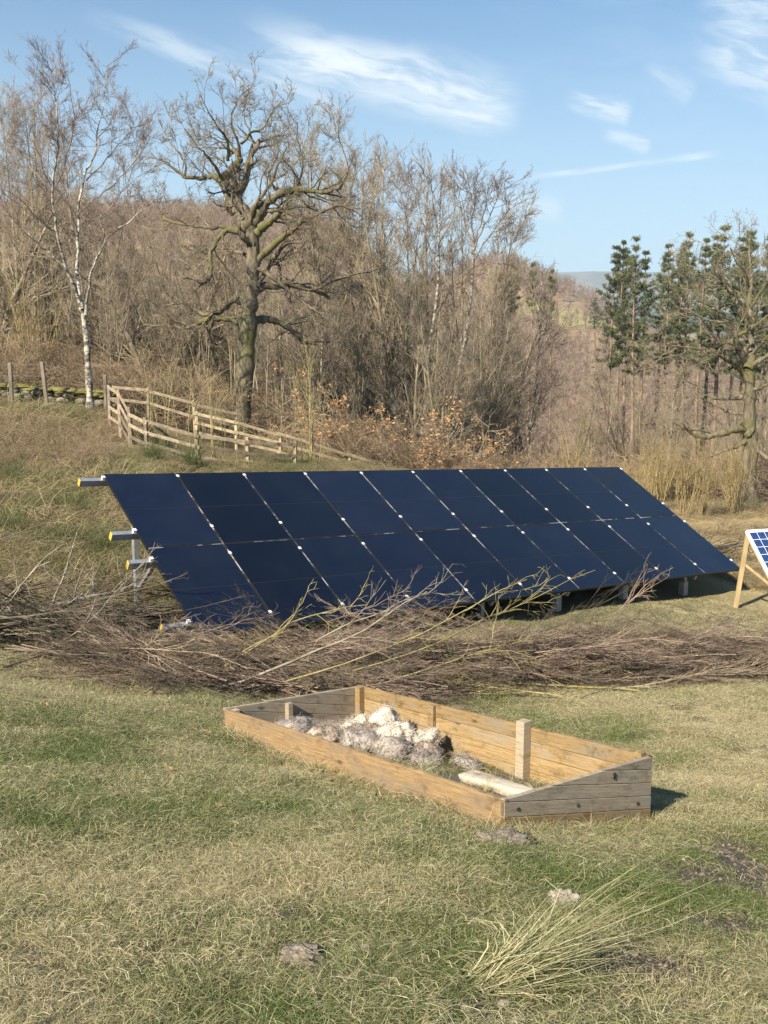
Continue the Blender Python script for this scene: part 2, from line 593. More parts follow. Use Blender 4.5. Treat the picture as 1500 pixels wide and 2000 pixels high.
M['lawn'] = make_grass('lawn_grass', (0.095, 0.135, 0.036), (0.215, 0.25, 0.088), (0.32, 0.265, 0.14), (0.66, 0.58, 0.37))
M['tussock'] = make_grass('tussock_grass', (0.095, 0.12, 0.04), (0.17, 0.175, 0.07), (0.22, 0.165, 0.09), (0.48, 0.385, 0.225))
M['rush'] = make_grass('rush_stems', (0.055, 0.085, 0.025), (0.115, 0.145, 0.05), (0.20, 0.18, 0.08), (0.30, 0.26, 0.13))


# ------------------------------------------------------------------ terrain height
BED_S = 0.8
CTRL = np.array([
    (0, -2, -1.15), (-6, 0, -1.1), (6, 0, -2.0), (0, 0, -1.45), (-3, 0, -1.35), (3, 0, -1.75), (0, 3, -2.27), (-2.5, 4, -2.35), (2.5, 4, -2.75),
    (.73, 5.6, -2.95), (1.9, 6.58, -3.38), (-1.4, 8.15, -3.36), (-.23, 9.13, -3.75),
    (-3.8, 10, -3.35), (4.4, 11.5, -4.2), (-3.4, 13.2, -4.0), (.5, 13.9, -4.3), (6, 17.5, -4.83), (7.2, 18.5, -4.95), (2.5, 16.5, -4.5),
    (-6, 15, -3.45), (-7.8, 20, -2.98), (-9.4, 24, -2.35), (-11, 28.3, -1.85), (-7.9, 28.3, -2.1), (-5.4, 21, -2.62), (-6.4, 24, -2.55),
    (-4.15, 22, -2.92), (-2.05, 22.5, -3.15), (0, 24, -3.5), (7.8, 26, -4.65), (11.2, 30, -5.1), (-4.7, 32, -3.2), (12, 16, -5.3),
    (-4.6, 27, -3.02), (-2.5, 27.5, -3.3), (0.2, 28.5, -3.8), (0, 40, -6.2), (10, 50, -9.5), (0, 70, -13), (20, 80, -14), (-15, 45, -1.2), (-20, 60, 2.5), (-32, 80, 6), (-25, 120, 9), (-8, 120, 0),
    (20, 130, -24), (55, 150, -28), (5, 200, -14), (-20, 60, 2.5), (30, 60, -11), (40, 30, -9), (-30, 20, 1.0), (-30, -5, 1.0), (30, -5, -6),
    (-80, 200, 19), (-80, 450, 43), (-40, 480, 42), (-13, 500, 40), (67, 520, 36), (95, 560, 29), (40, 330, -2), (66, 360, 4), (78, 400, 9), (100, 420, 3), (75, 445, 13), (98, 455, 10), (52, 445, 17),
    (110, 330, -14), (150, 400, -22), (200, 700, -10), (100, 800, 10), (-100, 900, 50), (300, 400, -25), (-200, 300, 34), (-200, 900, 60), (300, 1100, 0)])
WSX, WSY = 15.0, 25.0


def warp(x, y):
    return np.arcsinh(np.asarray(x, float) / WSX) * 1.0, np.arcsinh(np.asarray(y, float) / WSY) * 1.0


def _tps_fit():
    c = np.unique(CTRL, axis=0)
    u, v = warp(c[:, 0], c[:, 1])
    z = c[:, 2]
    d2 = (u[:, None] - u[None]) ** 2 + (v[:, None] - v[None]) ** 2
    K = 0.5 * d2 * np.log(d2 + 1e-12) + np.eye(len(c)) * 1e-5
    Pm = np.stack([np.ones_like(u), u, v], 1)
    A = np.block([[K, Pm], [Pm.T, np.zeros((3, 3))]])
    w = np.linalg.solve(A, np.concatenate([z, np.zeros(3)]))
    return u, v, w


_TU, _TV, _TW = _tps_fit()


def h_smooth(x, y):
    x, y = np.broadcast_arrays(np.asarray(x, float), np.asarray(y, float))
    u, v = warp(x.ravel(), y.ravel())
    out = np.empty(u.shape)
    for i in range(0, len(u), 20000):
        a, b = u[i:i + 20000], v[i:i + 20000]
        d2 = (a[:, None] - _TU[None]) ** 2 + (b[:, None] - _TV[None]) ** 2
        out[i:i + 20000] = (0.5 * d2 * np.log(d2 + 1e-12)) @ _TW[:-3] + _TW[-3] + a * _TW[-2] + b * _TW[-1]
    return out.reshape(x.shape)


def at_ground(px, py):
    """where the sight line of a photo pixel meets the ground (first crossing)"""
    d = ray(px, py)
    Y = np.concatenate([np.arange(2, 40, 0.05), np.arange(40, 700, 0.5)])
    g = h_smooth(d[0] * Y, Y) - d[2] * Y
    i = int(np.argmax(g > 0))
    return np.array([d[0] * Y[i], Y[i], h_smooth(d[0] * Y[i], Y[i]).item()])


MUD = [(1440, 1665, .50, .2), (1455, 1715, .66, .16), (1420, 1810, .42, .06), (1190, 1865, .46, .10), (1255, 1915, .30, .07), (60, 1870, .36, .26), (30, 1780, .2, .1),
       (570, 1800, .2, .07), (600, 1890, .25, .05), (1005, 1650, .16, .05), (900, 1990, .5, .06), (1240, 1690, .14, .05), (1150, 1985, .45, .06), (530, 1760, .1, .05)]
MUDP = [(*at_ground(a, b)[:2], r, q) for a, b, r, q in MUD]


def mud_mask(x, y):
    x = np.asarray(x, float)
    y = np.asarray(y, float)
    m = np.zeros(np.broadcast(x, y).shape)
    w = (fbm(x * 4.5, y * 4.5, 21, 4) - 0.5) * 1.7
    for (cx, cy, r, q) in MUDP:
        ry = r * 0.75
        d = np.sqrt(((x - cx) / r) ** 2 + ((y - cy) / ry) ** 2) + w
        m = np.maximum(m, np.clip((1.1 - d) / 0.5, 0, 1))
    return m


def ground_z(x, y):
    """ground surface with its bumps"""
    x, y = np.broadcast_arrays(np.asarray(x, float), np.asarray(y, float))
    z = h_smooth(x, y)
    dist = np.hypot(x, y)
    near = np.clip((45 - dist) / 25, 0, 1)
    z = z + near * ((fbm(x * 1.1, y * 1.1, 3, 3) - 0.5) * 0.16 + (fbm(x * 6, y * 6, 9, 3) - 0.5) * 0.045)
    rough = np.clip((y - 15) / 6, 0, 1) * np.clip((-x - 0.5) / 3, 0, 1) * near
    z = z + rough * (fbm(x * 0.9, y * 0.9, 5, 3) - 0.45) * 0.5
    far = np.clip((dist - 70) / 200, 0, 1)
    z = z + far * (fbm(x / 40, y / 40, 8, 4) - 0.5) * 9
    return z


def axis_pts(lo, hi, d0, grow, c0):
    """coordinates that are dense round c0 and spread outwards"""
    def side(lim):
        t, s, out = 0.0, d0, []
        while t < lim:
            t += s
            if t > c0:
                s *= grow
            out.append(t)
        return out
    a = side(hi)
    b = side(-lo)
    return np.array([-t for t in b[::-1]] + [0.0] + a)


def build_ground():
    xs = axis_pts(-900, 1300, 0.075, 1.05, 5.5)
    ys = np.concatenate([[-6, -4, -2, 0, 1], np.arange(2, 14, 0.075)])
    t, s, ext = 14.0, 0.08, []
    while t < 1300:
        t += s
        s *= 1.03
        ext.append(t)
    ys = np.concatenate([ys, ext])
    X, Y = np.meshgrid(xs, ys)
    Z = ground_z(X, Y)
    V = np.stack([X.ravel(), Y.ravel(), Z.ravel()], 1)
    ny, nx = X.shape
    idx = np.arange(ny * nx).reshape(ny, nx)
    F = np.stack([idx[:-1, :-1].ravel(), idx[:-1, 1:].ravel(), idx[1:, 1:].ravel(), idx[1:, :-1].ravel()], 1)
    mud = mud_mask(X, Y) * (Y < 14)
    wood = np.clip((Y - 27 - np.maximum(0, X) * 0.1) / 5, 0, 1) + np.clip((-(X + 12) - Y * 0.05) / 4, 0, 1) * (Y > 10)
    # open pasture on the far slope
    fx, fy = 78.0, 395.0
    fd = np.sqrt(((X - fx) / 22) ** 2 + ((Y - fy) / 42) ** 2) + (fbm(X / 14, Y / 14, 31, 3) - 0.5) * 0.8
    field = np.clip((1.1 - fd) / 0.15, 0, 1)
    fd2 = np.sqrt(((X + 38) / 16) ** 2 + ((Y - 140) / 16) ** 2)
    field = np.maximum(field, np.clip((1.0 - fd2) / 0.2, 0, 1))
    straw = np.clip((X - 5.5) / 2, 0, 1) * np.clip((Y - 16) / 3, 0, 1) * np.clip((33 - Y) / 3, 0, 1)
    m, nt, b = new_mat('ground_soil_and_turf')
    oc = coords(nt)

    def attr(n):
        a = nt.nodes.new('ShaderNodeAttribute')
        a.attribute_name = n
        return a.outputs['Fac']
    n1 = tex_noise(nt, oc, 9, 6, 0.7)
    n2 = tex_noise(nt, oc, 0.9, 4, 0.6)
    turf = mixrgb(nt, ramp(nt, n1, 0.35, 0.65), (0.075, 0.072, 0.032), (0.19, 0.165, 0.085))
    turf = mixrgb(nt, ramp(nt, n2, 0.42, 0.6), turf, (0.14, 0.125, 0.055))
    n3 = tex_noise(nt, oc, 26, 6, 0.75)
    mudc = mixrgb(nt, ramp(nt, n3, 0.35, 0.68), (0.05, 0.038, 0.03), (0.165, 0.13, 0.10))
    litter = mixrgb(nt, ramp(nt, n1, 0.35, 0.65), (0.20, 0.14, 0.085), (0.36, 0.265, 0.155))
    litter = mixrgb(nt, ramp(nt, tex_noise(nt, oc, 0.05, 4), 0.4, 0.65), litter, (0.24, 0.165, 0.11))
    c = mixrgb(nt, attr('straw'), turf, (0.36, 0.28, 0.14))
    c = mixrgb(nt, attr('wood'), c, litter)
    n4 = tex_noise(nt, oc, 0.12, 4)
    c = mixrgb(nt, attr('field'), c, mixrgb(nt, ramp(nt, n4, 0.4, 0.62), (0.25, 0.235, 0.085), (0.34, 0.295, 0.14)))
    c = mixrgb(nt, attr('mud'), c, mudc)
    nt.links.new(c, b.inputs['Base Color'])
    b.inputs['Roughness'].default_value = 0.95
    add_bump(nt, b, n3, 0.7, 0.02)
    me = mesh_np('ground', V, [F], [m], True, {'mud': mud.ravel(), 'wood': np.clip(wood, 0, 1).ravel(), 'field': field.ravel(), 'straw': straw.ravel()})
    o = link('ground', me)
    tag(o, 'rough grass ground sloping down to a wooded valley', 'ground', kind='structure')


build_ground()


def build_far_hills():
    def ridge(name, y0, y1, x0, x1, crest, base, mat, seed, label):
        n, k = 120, 14
        xs = np.linspace(x0, x1, n)
        V = []
        for j in range(k):
            t = j / (k - 1)
            yy = y0 + (y1 - y0) * t
            prof = base + (np.interp(xs, crest[0], crest[1]) - base) * math.sin(t * math.pi / 2) ** 0.8
            zz = prof + (fbm(xs / 260, np.full(n, yy / 260), seed, 4) - 0.5) * 26 * t * (1 - 0.65 * t)
            V.append(np.stack([xs, np.full(n, yy), zz], 1))
        back = V[-1].copy()
        back[:, 1] += (y1 - y0) * 1.2
        back[:, 2] = base - 40
        V.append(back)
        V = np.concatenate(V)
        idx = np.arange(n * (k + 1)).reshape(k + 1, n)
        F = np.stack([idx[:-1, :-1].ravel(), idx[:-1, 1:].ravel(), idx[1:, 1:].ravel(), idx[1:, :-1].ravel()], 1)
        o = link(name, mesh_np(name, V, [F], [mat], True))
        tag(o, label, 'hill', kind='structure')
    mm = mat_noise('moorland', (0.10, 0.085, 0.06), (0.22, 0.17, 0.11), 0.004, c3=(0.05, 0.07, 0.035), s3=0.006)
    ml = mat_noise('valley_side', (0.045, 0.05, 0.035), (0.10, 0.095, 0.06), 0.012)
    ridge('hill', 3600, 4300, -3000, 4200, ([-3000, -500, 600, 900, 1600, 4200], [270, 268, 270, 274, 262, 240]), 60, mm, 51,
          'flat topped blue moor on the skyline beyond the valley')
    ridge('hill', 1900, 2500, -900, 3000, ([-900, 300, 430, 520, 700, 1000, 3000], [130, 118, 108, 96, 66, 40, 30]), -20, ml, 57,
          'hazy blue wooded ridge below the flat topped moor')


build_far_hills()


# ------------------------------------------------------------------ branch growing
def norm(a):
    return a / (np.linalg.norm(a, axis=-1, keepdims=True) + 1e-9)


def grow(B, D, L, r0, K, wig, trop, rng, taper=0.35, tropv=(0, 0, 1)):
    n = len(B)
    P = np.empty((n, K, 3))
    P[:, 0] = B
    d = norm(D)
    st = (L / (K - 1))[:, None]
    tv = np.array(tropv)
    for k in range(1, K):
        d = norm(d + rng.normal(0, wig, (n, 3)) + tv * trop)
        P[:, k] = P[:, k - 1] + d * st
    t = np.linspace(0, 1, K)[None]
    Rr = r0[:, None] * (1 - (1 - taper) * t)
    return P, Rr


def kids(P, Rr, L, m, t0, t1, a0, a1, lr, rr, rng, shape=0.5, minr=0.0):
    """m children per parent"""
    n, K = Rr.shape
    t = np.sort(rng.uniform(t0, t1, (n, m)), axis=1)
    f = t * (K - 1)
    i = np.minimum(f.astype(int), K - 2)
    fr = (f - i)[..., None]
    ii = np.arange(n)[:, None]
    B = P[ii, i] * (1 - fr) + P[ii, i + 1] * fr
    T = norm(P[ii, i + 1] - P[ii, i])
    rad = Rr[ii, i] * (1 - fr[..., 0]) + Rr[ii, i + 1] * fr[..., 0]
    rv = norm(np.cross(T, norm(rng.normal(0, 1, (n, m, 3)))))
    a = rng.uniform(a0, a1, (n, m))[..., None]
    D = T * np.cos(a) + rv * np.sin(a)
    Lc = L[:, None] * lr * (1 - shape * t) * rng.uniform(0.6, 1.25, (n, m))
    rc = np.maximum(rad * rr * rng.uniform(0.75, 1.0, (n, m)), minr)
    return B.reshape(-1, 3), D.reshape(-1, 3), Lc.ravel(), rc.ravel()


def tubes(P, Rr, sides=3):
    n, K, _ = P.shape
    T = np.empty_like(P)
    T[:, 1:-1] = P[:, 2:] - P[:, :-2]
    T[:, 0] = P[:, 1] - P[:, 0]
    T[:, -1] = P[:, -1] - P[:, -2]
    T = norm(T)
    ref = norm(P[:, -1] - P[:, 0])
    alt = np.where(np.abs(ref[:, 2:3]) > 0.8, np.array([[1.0, 0.1, 0]]), np.array([[0.05, 0.1, 1.0]]))
    N1 = norm(np.cross(T, alt[:, None, :]))
    N2 = np.cross(T, N1)
    ang = np.arange(sides) * 2 * np.pi / sides
    V = P[:, :, None, :] + Rr[:, :, None, None] * (np.cos(ang)[None, None, :, None] * N1[:, :, None, :] + np.sin(ang)[None, None, :, None] * N2[:, :, None, :])
    base = np.arange(n * K * sides).reshape(n, K, sides)
    a = base[:, :-1]
    b = base[:, 1:]
    F = np.stack([a, np.roll(a, -1, 2), np.roll(b, -1, 2), b], -1).reshape(-1, 4)
    return V.reshape(-1, 3), F


class Acc:
    def __init__(s):
        s.V, s.F, s.n = [], [], 0

    def add(s, V, F):
        s.V.append(V)
        s.F.append(np.asarray(F) + s.n)
        s.n += len(V)

    def tube(s, P, Rr, sides=3):
        s.add(*tubes(P, Rr, sides))

    def mesh(s, name, mat, smooth=True):
        return mesh_np(name, np.concatenate(s.V), s.F, [mat], smooth)


def leaf_quads(C, size, rng):
    n = len(C)
    a = norm(rng.normal(0, 1, (n, 3)))
    b = norm(np.cross(a, rng.normal(0, 1, (n, 3))))
    s = size * rng.uniform(0.6, 1.3, (n, 1))
    V = np.stack([C - a * s, C + b * s * 0.55, C + a * s, C - b * s * 0.55], 1).reshape(-1, 3)
    return V, np.arange(4 * n).reshape(n, 4)


def make_tree(name, seed, H=10.0, r=0.12, n1=24, ang1=(0.5, 0.95), len1=0.30, t0=0.15, n2=7, n3=5, n4=2, wig=(0.03, 0.09, 0.10, 0.10), trop=(0.01, 0.06, 0.05, 0.04),
              twig_r=0.0055, stems=1, spread=0.1, trunk_m='bark', crown_m='twig', leaves=0, leaf_size=0.05, shape1=0.55):
    """bare broadleaf: trunk (> limbs) and crown of twigs"""
    rng = np.random.default_rng(seed)
    root = empty(name)
    tr, cr = Acc(), Acc()
    B = np.concatenate([rng.normal(0, 0.04 * stems, (stems, 2)), np.full((stems, 1), -0.3)], 1)
    D = np.concatenate([rng.normal(0, spread, (stems, 2)), np.ones((stems, 1))], 1)
    L = H * rng.uniform(0.8, 1.0, stems)
    L[0] = H
    P, Rr = grow(B, D, L, np.full(stems, r) * rng.uniform(0.7, 1, stems), 14, wig[0], trop[0], rng, 0.08)
    tr.tube(P, Rr, 7)
    p1 = kids(P, Rr, L, n1, t0, 0.98, *ang1, len1, 0.5, rng, shape1, 0.012)
    P1, R1 = grow(*p1, 7, wig[1], trop[1], rng, 0.25)
    big = p1[3] > 0.02
    tr.tube(P1[big], R1[big], 4)
    cr.tube(P1[~big], R1[~big], 3)
    p2 = kids(P1, R1, p1[2], n2, 0.12, 1.0, 0.3, 0.7, 0.55, 0.6, rng, 0.4, twig_r * 1.3)
    P2, R2 = grow(*p2, 5, wig[2], trop[2], rng, 0.35)
    cr.tube(P2, R2, 3)
    p3 = kids(P2, R2, p2[2], n3, 0.1, 1.0, 0.25, 0.7, 0.62, 0.7, rng, 0.3, twig_r)
    P3, R3 = grow(*p3, 4, wig[3], trop[3], rng, 0.5)
    cr.tube(P3, R3, 3)
    ends = P3[:, -1]
    if n4:
        p4 = kids(P3, R3, p3[2], n4, 0.1, 0.95, 0.25, 0.65, 0.75, 0.8, rng, 0.2, twig_r * 0.85)
        P4, R4 = grow(*p4, 3, wig[3], trop[3], rng, 0.6)
        cr.tube(P4, R4, 3)
    link('trunk', tr.mesh('trunk', M[trunk_m]), root)
    link('crown', cr.mesh('crown', M[crown_m]), root)
    if leaves:
        sel = rng.choice(len(ends), min(leaves, len(ends)), replace=len(ends) < leaves)
        C = ends[sel] + rng.normal(0, 0.05, (len(sel), 3))
        V, F = leaf_quads(C, leaf_size, rng)
        o = link('leaves', mesh_np('leaves', V, [F], [M['dead_leaf']], False), root)
        o['kind'] = 'stuff'
    root['h'] = H
    return root


def place(proto, loc, height, rz, label, cat, group=None, first=set(), sxy=1.0):
    o = copy_tree(proto) if proto.name in first else proto
    first.add(proto.name)
    s = height / o['h']
    o.location = loc
    o.rotation_euler = (0, 0, rz)
    o.scale = (s * sxy, s * sxy, s)
    tag(o, label, cat, group)
    return o


def tree_at(proto, px, ytop, Y, label, cat='tree', group=None, sxy=1.0, rz=None):
    x = ray(px, 1000)[0] * Y
    z = h_smooth(x, Y).item()
    top = ray(px, ytop)[2] * Y
    return place(proto, (x, Y, z - 0.05), max(top - z, 0.6), random.uniform(0, 6.28) if rz is None else rz, label, cat, group, sxy=sxy)


def polyline(pts, n):
    """smooth resample of (k, d) control rows"""
    pts = np.asarray(pts, float)
    seg = np.linalg.norm(np.diff(pts[:, :3], axis=0), axis=1)
    s = np.concatenate([[0], np.cumsum(seg)])
    t = np.linspace(0, s[-1], n)
    out = np.stack([np.interp(t, s, pts[:, k]) for k in range(pts.shape[1])], 1)
    for _ in range(2):
        out[1:-1] = 0.25 * out[:-2] + 0.5 * out[1:-1] + 0.25 * out[2:]
    return out


def limb_tree(name, zoom, limbs, Y, rng, zc, twig, seedlev, trunk_m, crown_m, dy=0.9, thin=0.0):
    """tree with its main limbs laid out one by one: rows (x, y, radius) in a sketch of origin/scale ZOOM, given depth about Y"""
    ox, oy, sc = zoom
    k = Y / FPX / sc
    root = empty(name)
    tr, cr = Acc(), Acc()
    base = None
    allP, allR, allL = [], [], []
    for li, pl in enumerate(limbs):
        ph = rng.uniform(0, 6.28)
        side = rng.choice([-1, 1])
        rows = []
        x0, y0 = pl[0][0], pl[0][1]
        for (x, y, r) in pl:
            w = at(ox + x / sc, oy + y / sc, Y)
            dist = math.hypot(x - x0, y - y0) * k
            off = 0 if li == 0 else side * (0.55 * dist + 0.12 * math.sin(dist * 2 + ph))
            f = (Y + off * dy) / Y
            rows.append((*(w * f), r * k))
        q = polyline(rows, max(8, int(len(rows) * 4)))
        jit = np.cumsum(rng.normal(0, 1, (len(q), 3)), 0)
        jit -= np.linspace(0, 1, len(q))[:, None] * jit[-1]
        q[:, :3] += jit * np.maximum(q[:, 3:4] * 0.22, 0.022) * (0.0 if li == 0 else 1.0)
        if li == 0:
            base = q[0, :3].copy()
            q[0, 2] -= 0.4
            flare = np.exp(-np.arange(len(q)) / 2.0) * 0.5 + 1
            q[:, 3] *= flare
        P, Rr = q[None, :, :3], q[None, :, 3] * (1 + rng.normal(0, 0.11, (1, len(q))))
        (tr if q[0, 3] > thin else cr).tube(P, Rr, 10 if q[0, 3] > 0.08 else 6)
        L = np.array([np.linalg.norm(np.diff(q[:, :3], axis=0), axis=1).sum()])
        allP.append(P), allR.append(Rr), allL.append(L)
    for P, Rr, L in zip(allP[1:], allR[1:], allL[1:]):
        d1, d2, d3, d4, l1, wg = seedlev
        m = max(3, int(d1 * L[0]))
        p1 = kids(P, Rr, np.array([l1]), m, 0.25, 1.0, 0.5, 1.25, 1.0, 0.45, rng, 0.35, twig * 2.2)
        p1 = (p1[0], p1[1], p1[2], np.minimum(p1[3], 0.045))
        P1, R1 = grow(*p1, 7, wg, 0.06, rng, 0.35)
        bg = p1[3] > 0.022
        if bg.any():
            tr.tube(P1[bg], R1[bg], 4)
        if (~bg).any():
            cr.tube(P1[~bg], R1[~bg], 3)
        a_hi = 0.7 if wg < 0.1 else 1.0
        p2 = kids(P1, R1, p1[2], d2, 0.12, 1.0, 0.3, a_hi, 0.5, 0.6, rng, 0.3, twig * 1.4)
        P2, R2 = grow(*p2, 5, wg, 0.05, rng, 0.4)
        cr.tube(P2, R2, 3)
        p3 = kids(P2, R2, p2[2], d3, 0.1, 1.0, 0.3, a_hi, 0.55, 0.75, rng, 0.2, twig)
        P3, R3 = grow(*p3, 4, wg, 0.03, rng, 0.5)
        cr.tube(P3, R3, 3)
        if d4:
            p4 = kids(P3, R3, p3[2], d4, 0.1, 1.0, 0.3, a_hi, 0.65, 0.85, rng, 0.2, twig * 0.85)
            P4, R4 = grow(*p4, 3, wg, 0.03, rng, 0.6)
            cr.tube(P4, R4, 3)
    root.location = base
    for nm, a, mt in (('trunk', tr, trunk_m), ('crown', cr, crown_m)):
        a.V = [v - base for v in a.V]
        link(nm, a.mesh(nm, M[mt]), root)
    return root


# ------------------------------------------------------------------ big gnarled oak left of centre
OAK = [
    [(615, 2130, 72), (635, 1950, 56), (655, 1760, 50), (668, 1600, 48), (675, 1480, 50), (680, 1380, 46), (700, 1250, 40), (706, 1100, 38), (702, 990, 40), (690, 890, 44)],
    [(690, 900, 40), (640, 860, 36), (580, 790, 31), (540, 720, 28), (515, 650, 25), (545, 620, 25), (590, 570, 23), (620, 520, 22), (600, 470, 20), (572, 462, 15), (560, 500, 7)],
    [(700, 900, 34), (675, 790, 30), (625, 690, 27), (665, 620, 21), (685, 560, 18), (700, 490, 17), (745, 410, 15), (790, 390, 8), (880, 370, 4)],
    [(515, 645, 18), (450, 615, 14), (380, 610, 12), (300, 607, 10), (240, 560, 6), (190, 525, 4)],
    [(620, 500, 11), (625, 430, 9), (600, 350, 6), (590, 260, 4), (600, 150, 2)],
    [(640, 430, 9), (700, 370, 7), (780, 330, 5), (830, 250, 3), (870, 180, 2)],
    [(560, 520, 10), (555, 400, 8), (500, 300, 5), (430, 210, 3), (390, 130, 2)],
    [(530, 640, 12), (480, 560, 9), (430, 500, 7), (380, 440, 4), (300, 330, 2)],
    [(300, 607, 8), (320, 540, 6), (270, 470, 4), (200, 390, 2)],
    [(690, 550, 10), (700, 470, 8), (690, 350, 5), (650, 240, 3), (680, 100, 2)],
    [(705, 890, 36), (740, 815, 30), (800, 762, 25), (870, 730, 24), (960, 700, 17), (1040, 715, 13), (1130, 725, 11), (1215, 695, 9), (1232, 630, 7), (1180, 580, 4), (1130, 550, 3)],
    [(960, 705, 11), (966, 620, 8), (930, 560, 5), (880, 520, 3)],
    [(900, 725, 11), (830, 680, 9), (800, 640, 8), (805, 580, 5), (850, 480, 3)],
    [(1225, 660, 6), (1280, 580, 4), (1220, 430, 3), (1180, 330, 2)],
    [(970, 690, 8), (1000, 560, 5), (980, 420, 3), (960, 290, 2)],
    [(720, 905, 22), (760, 830, 17), (860, 805, 13), (960, 795, 10), (1060, 783, 7)],
    [(730, 940, 26), (790, 880, 21), (840, 840, 17), (880, 805, 12)],
    [(712, 1110, 24), (800, 1050, 20), (880, 980, 17), (980, 900, 15), (1060, 870, 13), (1130, 810, 10), (1190, 775, 8), (1240, 790, 5), (1330, 800, 4)],
    [(700, 1010, 20), (640, 960, 17), (560, 940, 15), (500, 960, 13), (460, 1020, 11), (440, 1100, 10), (435, 1230, 10), (400, 1255, 11), (350, 1240, 8), (290, 1215, 6), (265, 1165, 4)],
    [(700, 1000, 16), (620, 895, 12), (500, 885, 11), (340, 855, 9), (230, 840, 9), (155, 850, 8), (150, 815, 5), (200, 830, 4)],
    [(680, 1340, 32), (630, 1320, 26), (570, 1330, 20), (500, 1390, 14), (400, 1420, 12), (300, 1360, 8), (190, 1370, 5)],
    [(665, 1500, 30), (600, 1470, 22), (550, 1452, 18), (470, 1440, 15), (400, 1470, 12), (300, 1510, 9), (200, 1490, 7), (60, 1490, 5)],
    [(470, 1445, 10), (455, 1530, 9), (490, 1600, 9), (530, 1575, 5)],
    [(690, 1480, 30), (740, 1458, 24), (800, 1465, 19), (870, 1490, 16), (940, 1540, 14), (1010, 1585, 13), (1090, 1600, 8)],
    [(700, 1290, 30), (760, 1270, 22), (830, 1255, 17), (900, 1230, 15), (1000, 1240, 15), (1090, 1260, 12), (1140, 1300, 11), (1155, 1335, 7)],
    [(720, 1160, 18), (800, 1210, 12), (860, 1250, 9), (960, 1310, 8), (1040, 1390, 6), (1110, 1420, 4)],
    [(900, 1230, 9), (1040, 1280, 8), (1160, 1220, 6), (1300, 1190, 4), (1420, 1160, 2)],
    [(700, 1110, 16), (620, 1060, 9), (540, 1030, 6), (420, 1040, 4), (300, 1090, 2)],
    [(715, 1250, 16), (790, 1150, 11), (850, 1060, 8), (900, 1000, 5), (1010, 1000, 3)],
    [(690, 900, 20), (720, 760, 14), (790, 680, 9), (830, 560, 5), (900, 440, 3)],
]
t = limb_tree('oak_tree', (260, 140, 3.0), OAK, 32.0, np.random.default_rng(5), None, 0.0056, (2.6, 7, 4, 3, 1.55, 0.2), 'oak_bark', 'oak_twig')
tag(t, 'huge gnarled bare oak with twisted mossy limbs behind the timber rails', 'tree')

OAK_R = [
    [(1380, 1770, 62), (1385, 1680, 48), (1390, 1560, 42), (1400, 1400, 42), (1390, 1250, 36), (1395, 1050, 32), (1385, 950, 32)],
    [(1385, 970, 26), (1400, 900, 23), (1400, 780, 20), (1405, 650, 16), (1395, 450, 11), (1390, 300, 6), (1400, 170, 3)],
    [(1372, 980, 24), (1330, 940, 16), (1250, 912, 12), (1180, 870, 10), (1080, 860, 8), (980, 845, 6), (900, 815, 4)],
    [(1380, 960, 22), (1340, 900, 16), (1320, 850, 14), (1310, 750, 12), (1270, 680, 9), (1180, 600, 5), (1080, 560, 3)],
    [(1320, 760, 12), (1400, 735, 11), (1450, 700, 8), (1520, 640, 5), (1600, 560, 3)],
    [(1390, 1330, 34), (1340, 1320, 28), (1290, 1335, 22), (1200, 1360, 18), (1110, 1370, 14), (1060, 1330, 8), (1000, 1280, 4)],
    [(1380, 1370, 20), (1330, 1385, 12), (1260, 1430, 8), (1180, 1480, 6), (1090, 1500, 4)],
    [(1400, 1370, 26), (1450, 1430, 18), (1510, 1480, 14), (1620, 1540, 8), (1750, 1560, 4)],
    [(1400, 960, 20), (1450, 920, 15), (1520, 890, 12), (1620, 830, 8), (1740, 800, 4)],
    [(1390, 1120, 16), (1280, 1130, 10), (1180, 1120, 7), (1080, 1050, 5), (960, 1000, 3)],
    [(1395, 1230, 14), (1300, 1220, 8), (1200, 1180, 6), (1090, 1120, 4), (1000, 1130, 2)],
    [(1400, 700, 12), (1330, 560, 8), (1250, 480, 6), (1180, 380, 3), (1150, 300, 2)],
    [(1400, 600, 10), (1460, 500, 7), (1540, 420, 5), (1620, 330, 3)],
    [(1400, 850, 11), (1300, 700, 8), (1190, 690, 6), (1060, 620, 4), (960, 600, 2)],
    [(1395, 1080, 12), (1480, 1060, 9), (1560, 1000, 6), (1700, 960, 3)],
    [(1395, 480, 8), (1340, 360, 5), (1280, 250, 3)],
    [(1400, 900, 10), (1500, 760, 7), (1600, 640, 4), (1680, 560, 3)],
]
t = limb_tree('oak_tree', (1000, 400, 3.0), OAK_R, 30.0, np.random.default_rng(8), None, 0.0056, (2.0, 6, 4, 2, 1.8, 0.2), 'oak_bark', 'oak_twig')
tag(t, 'stout bare oak at the right edge with a forked pale trunk, beside the golden grass', 'tree')

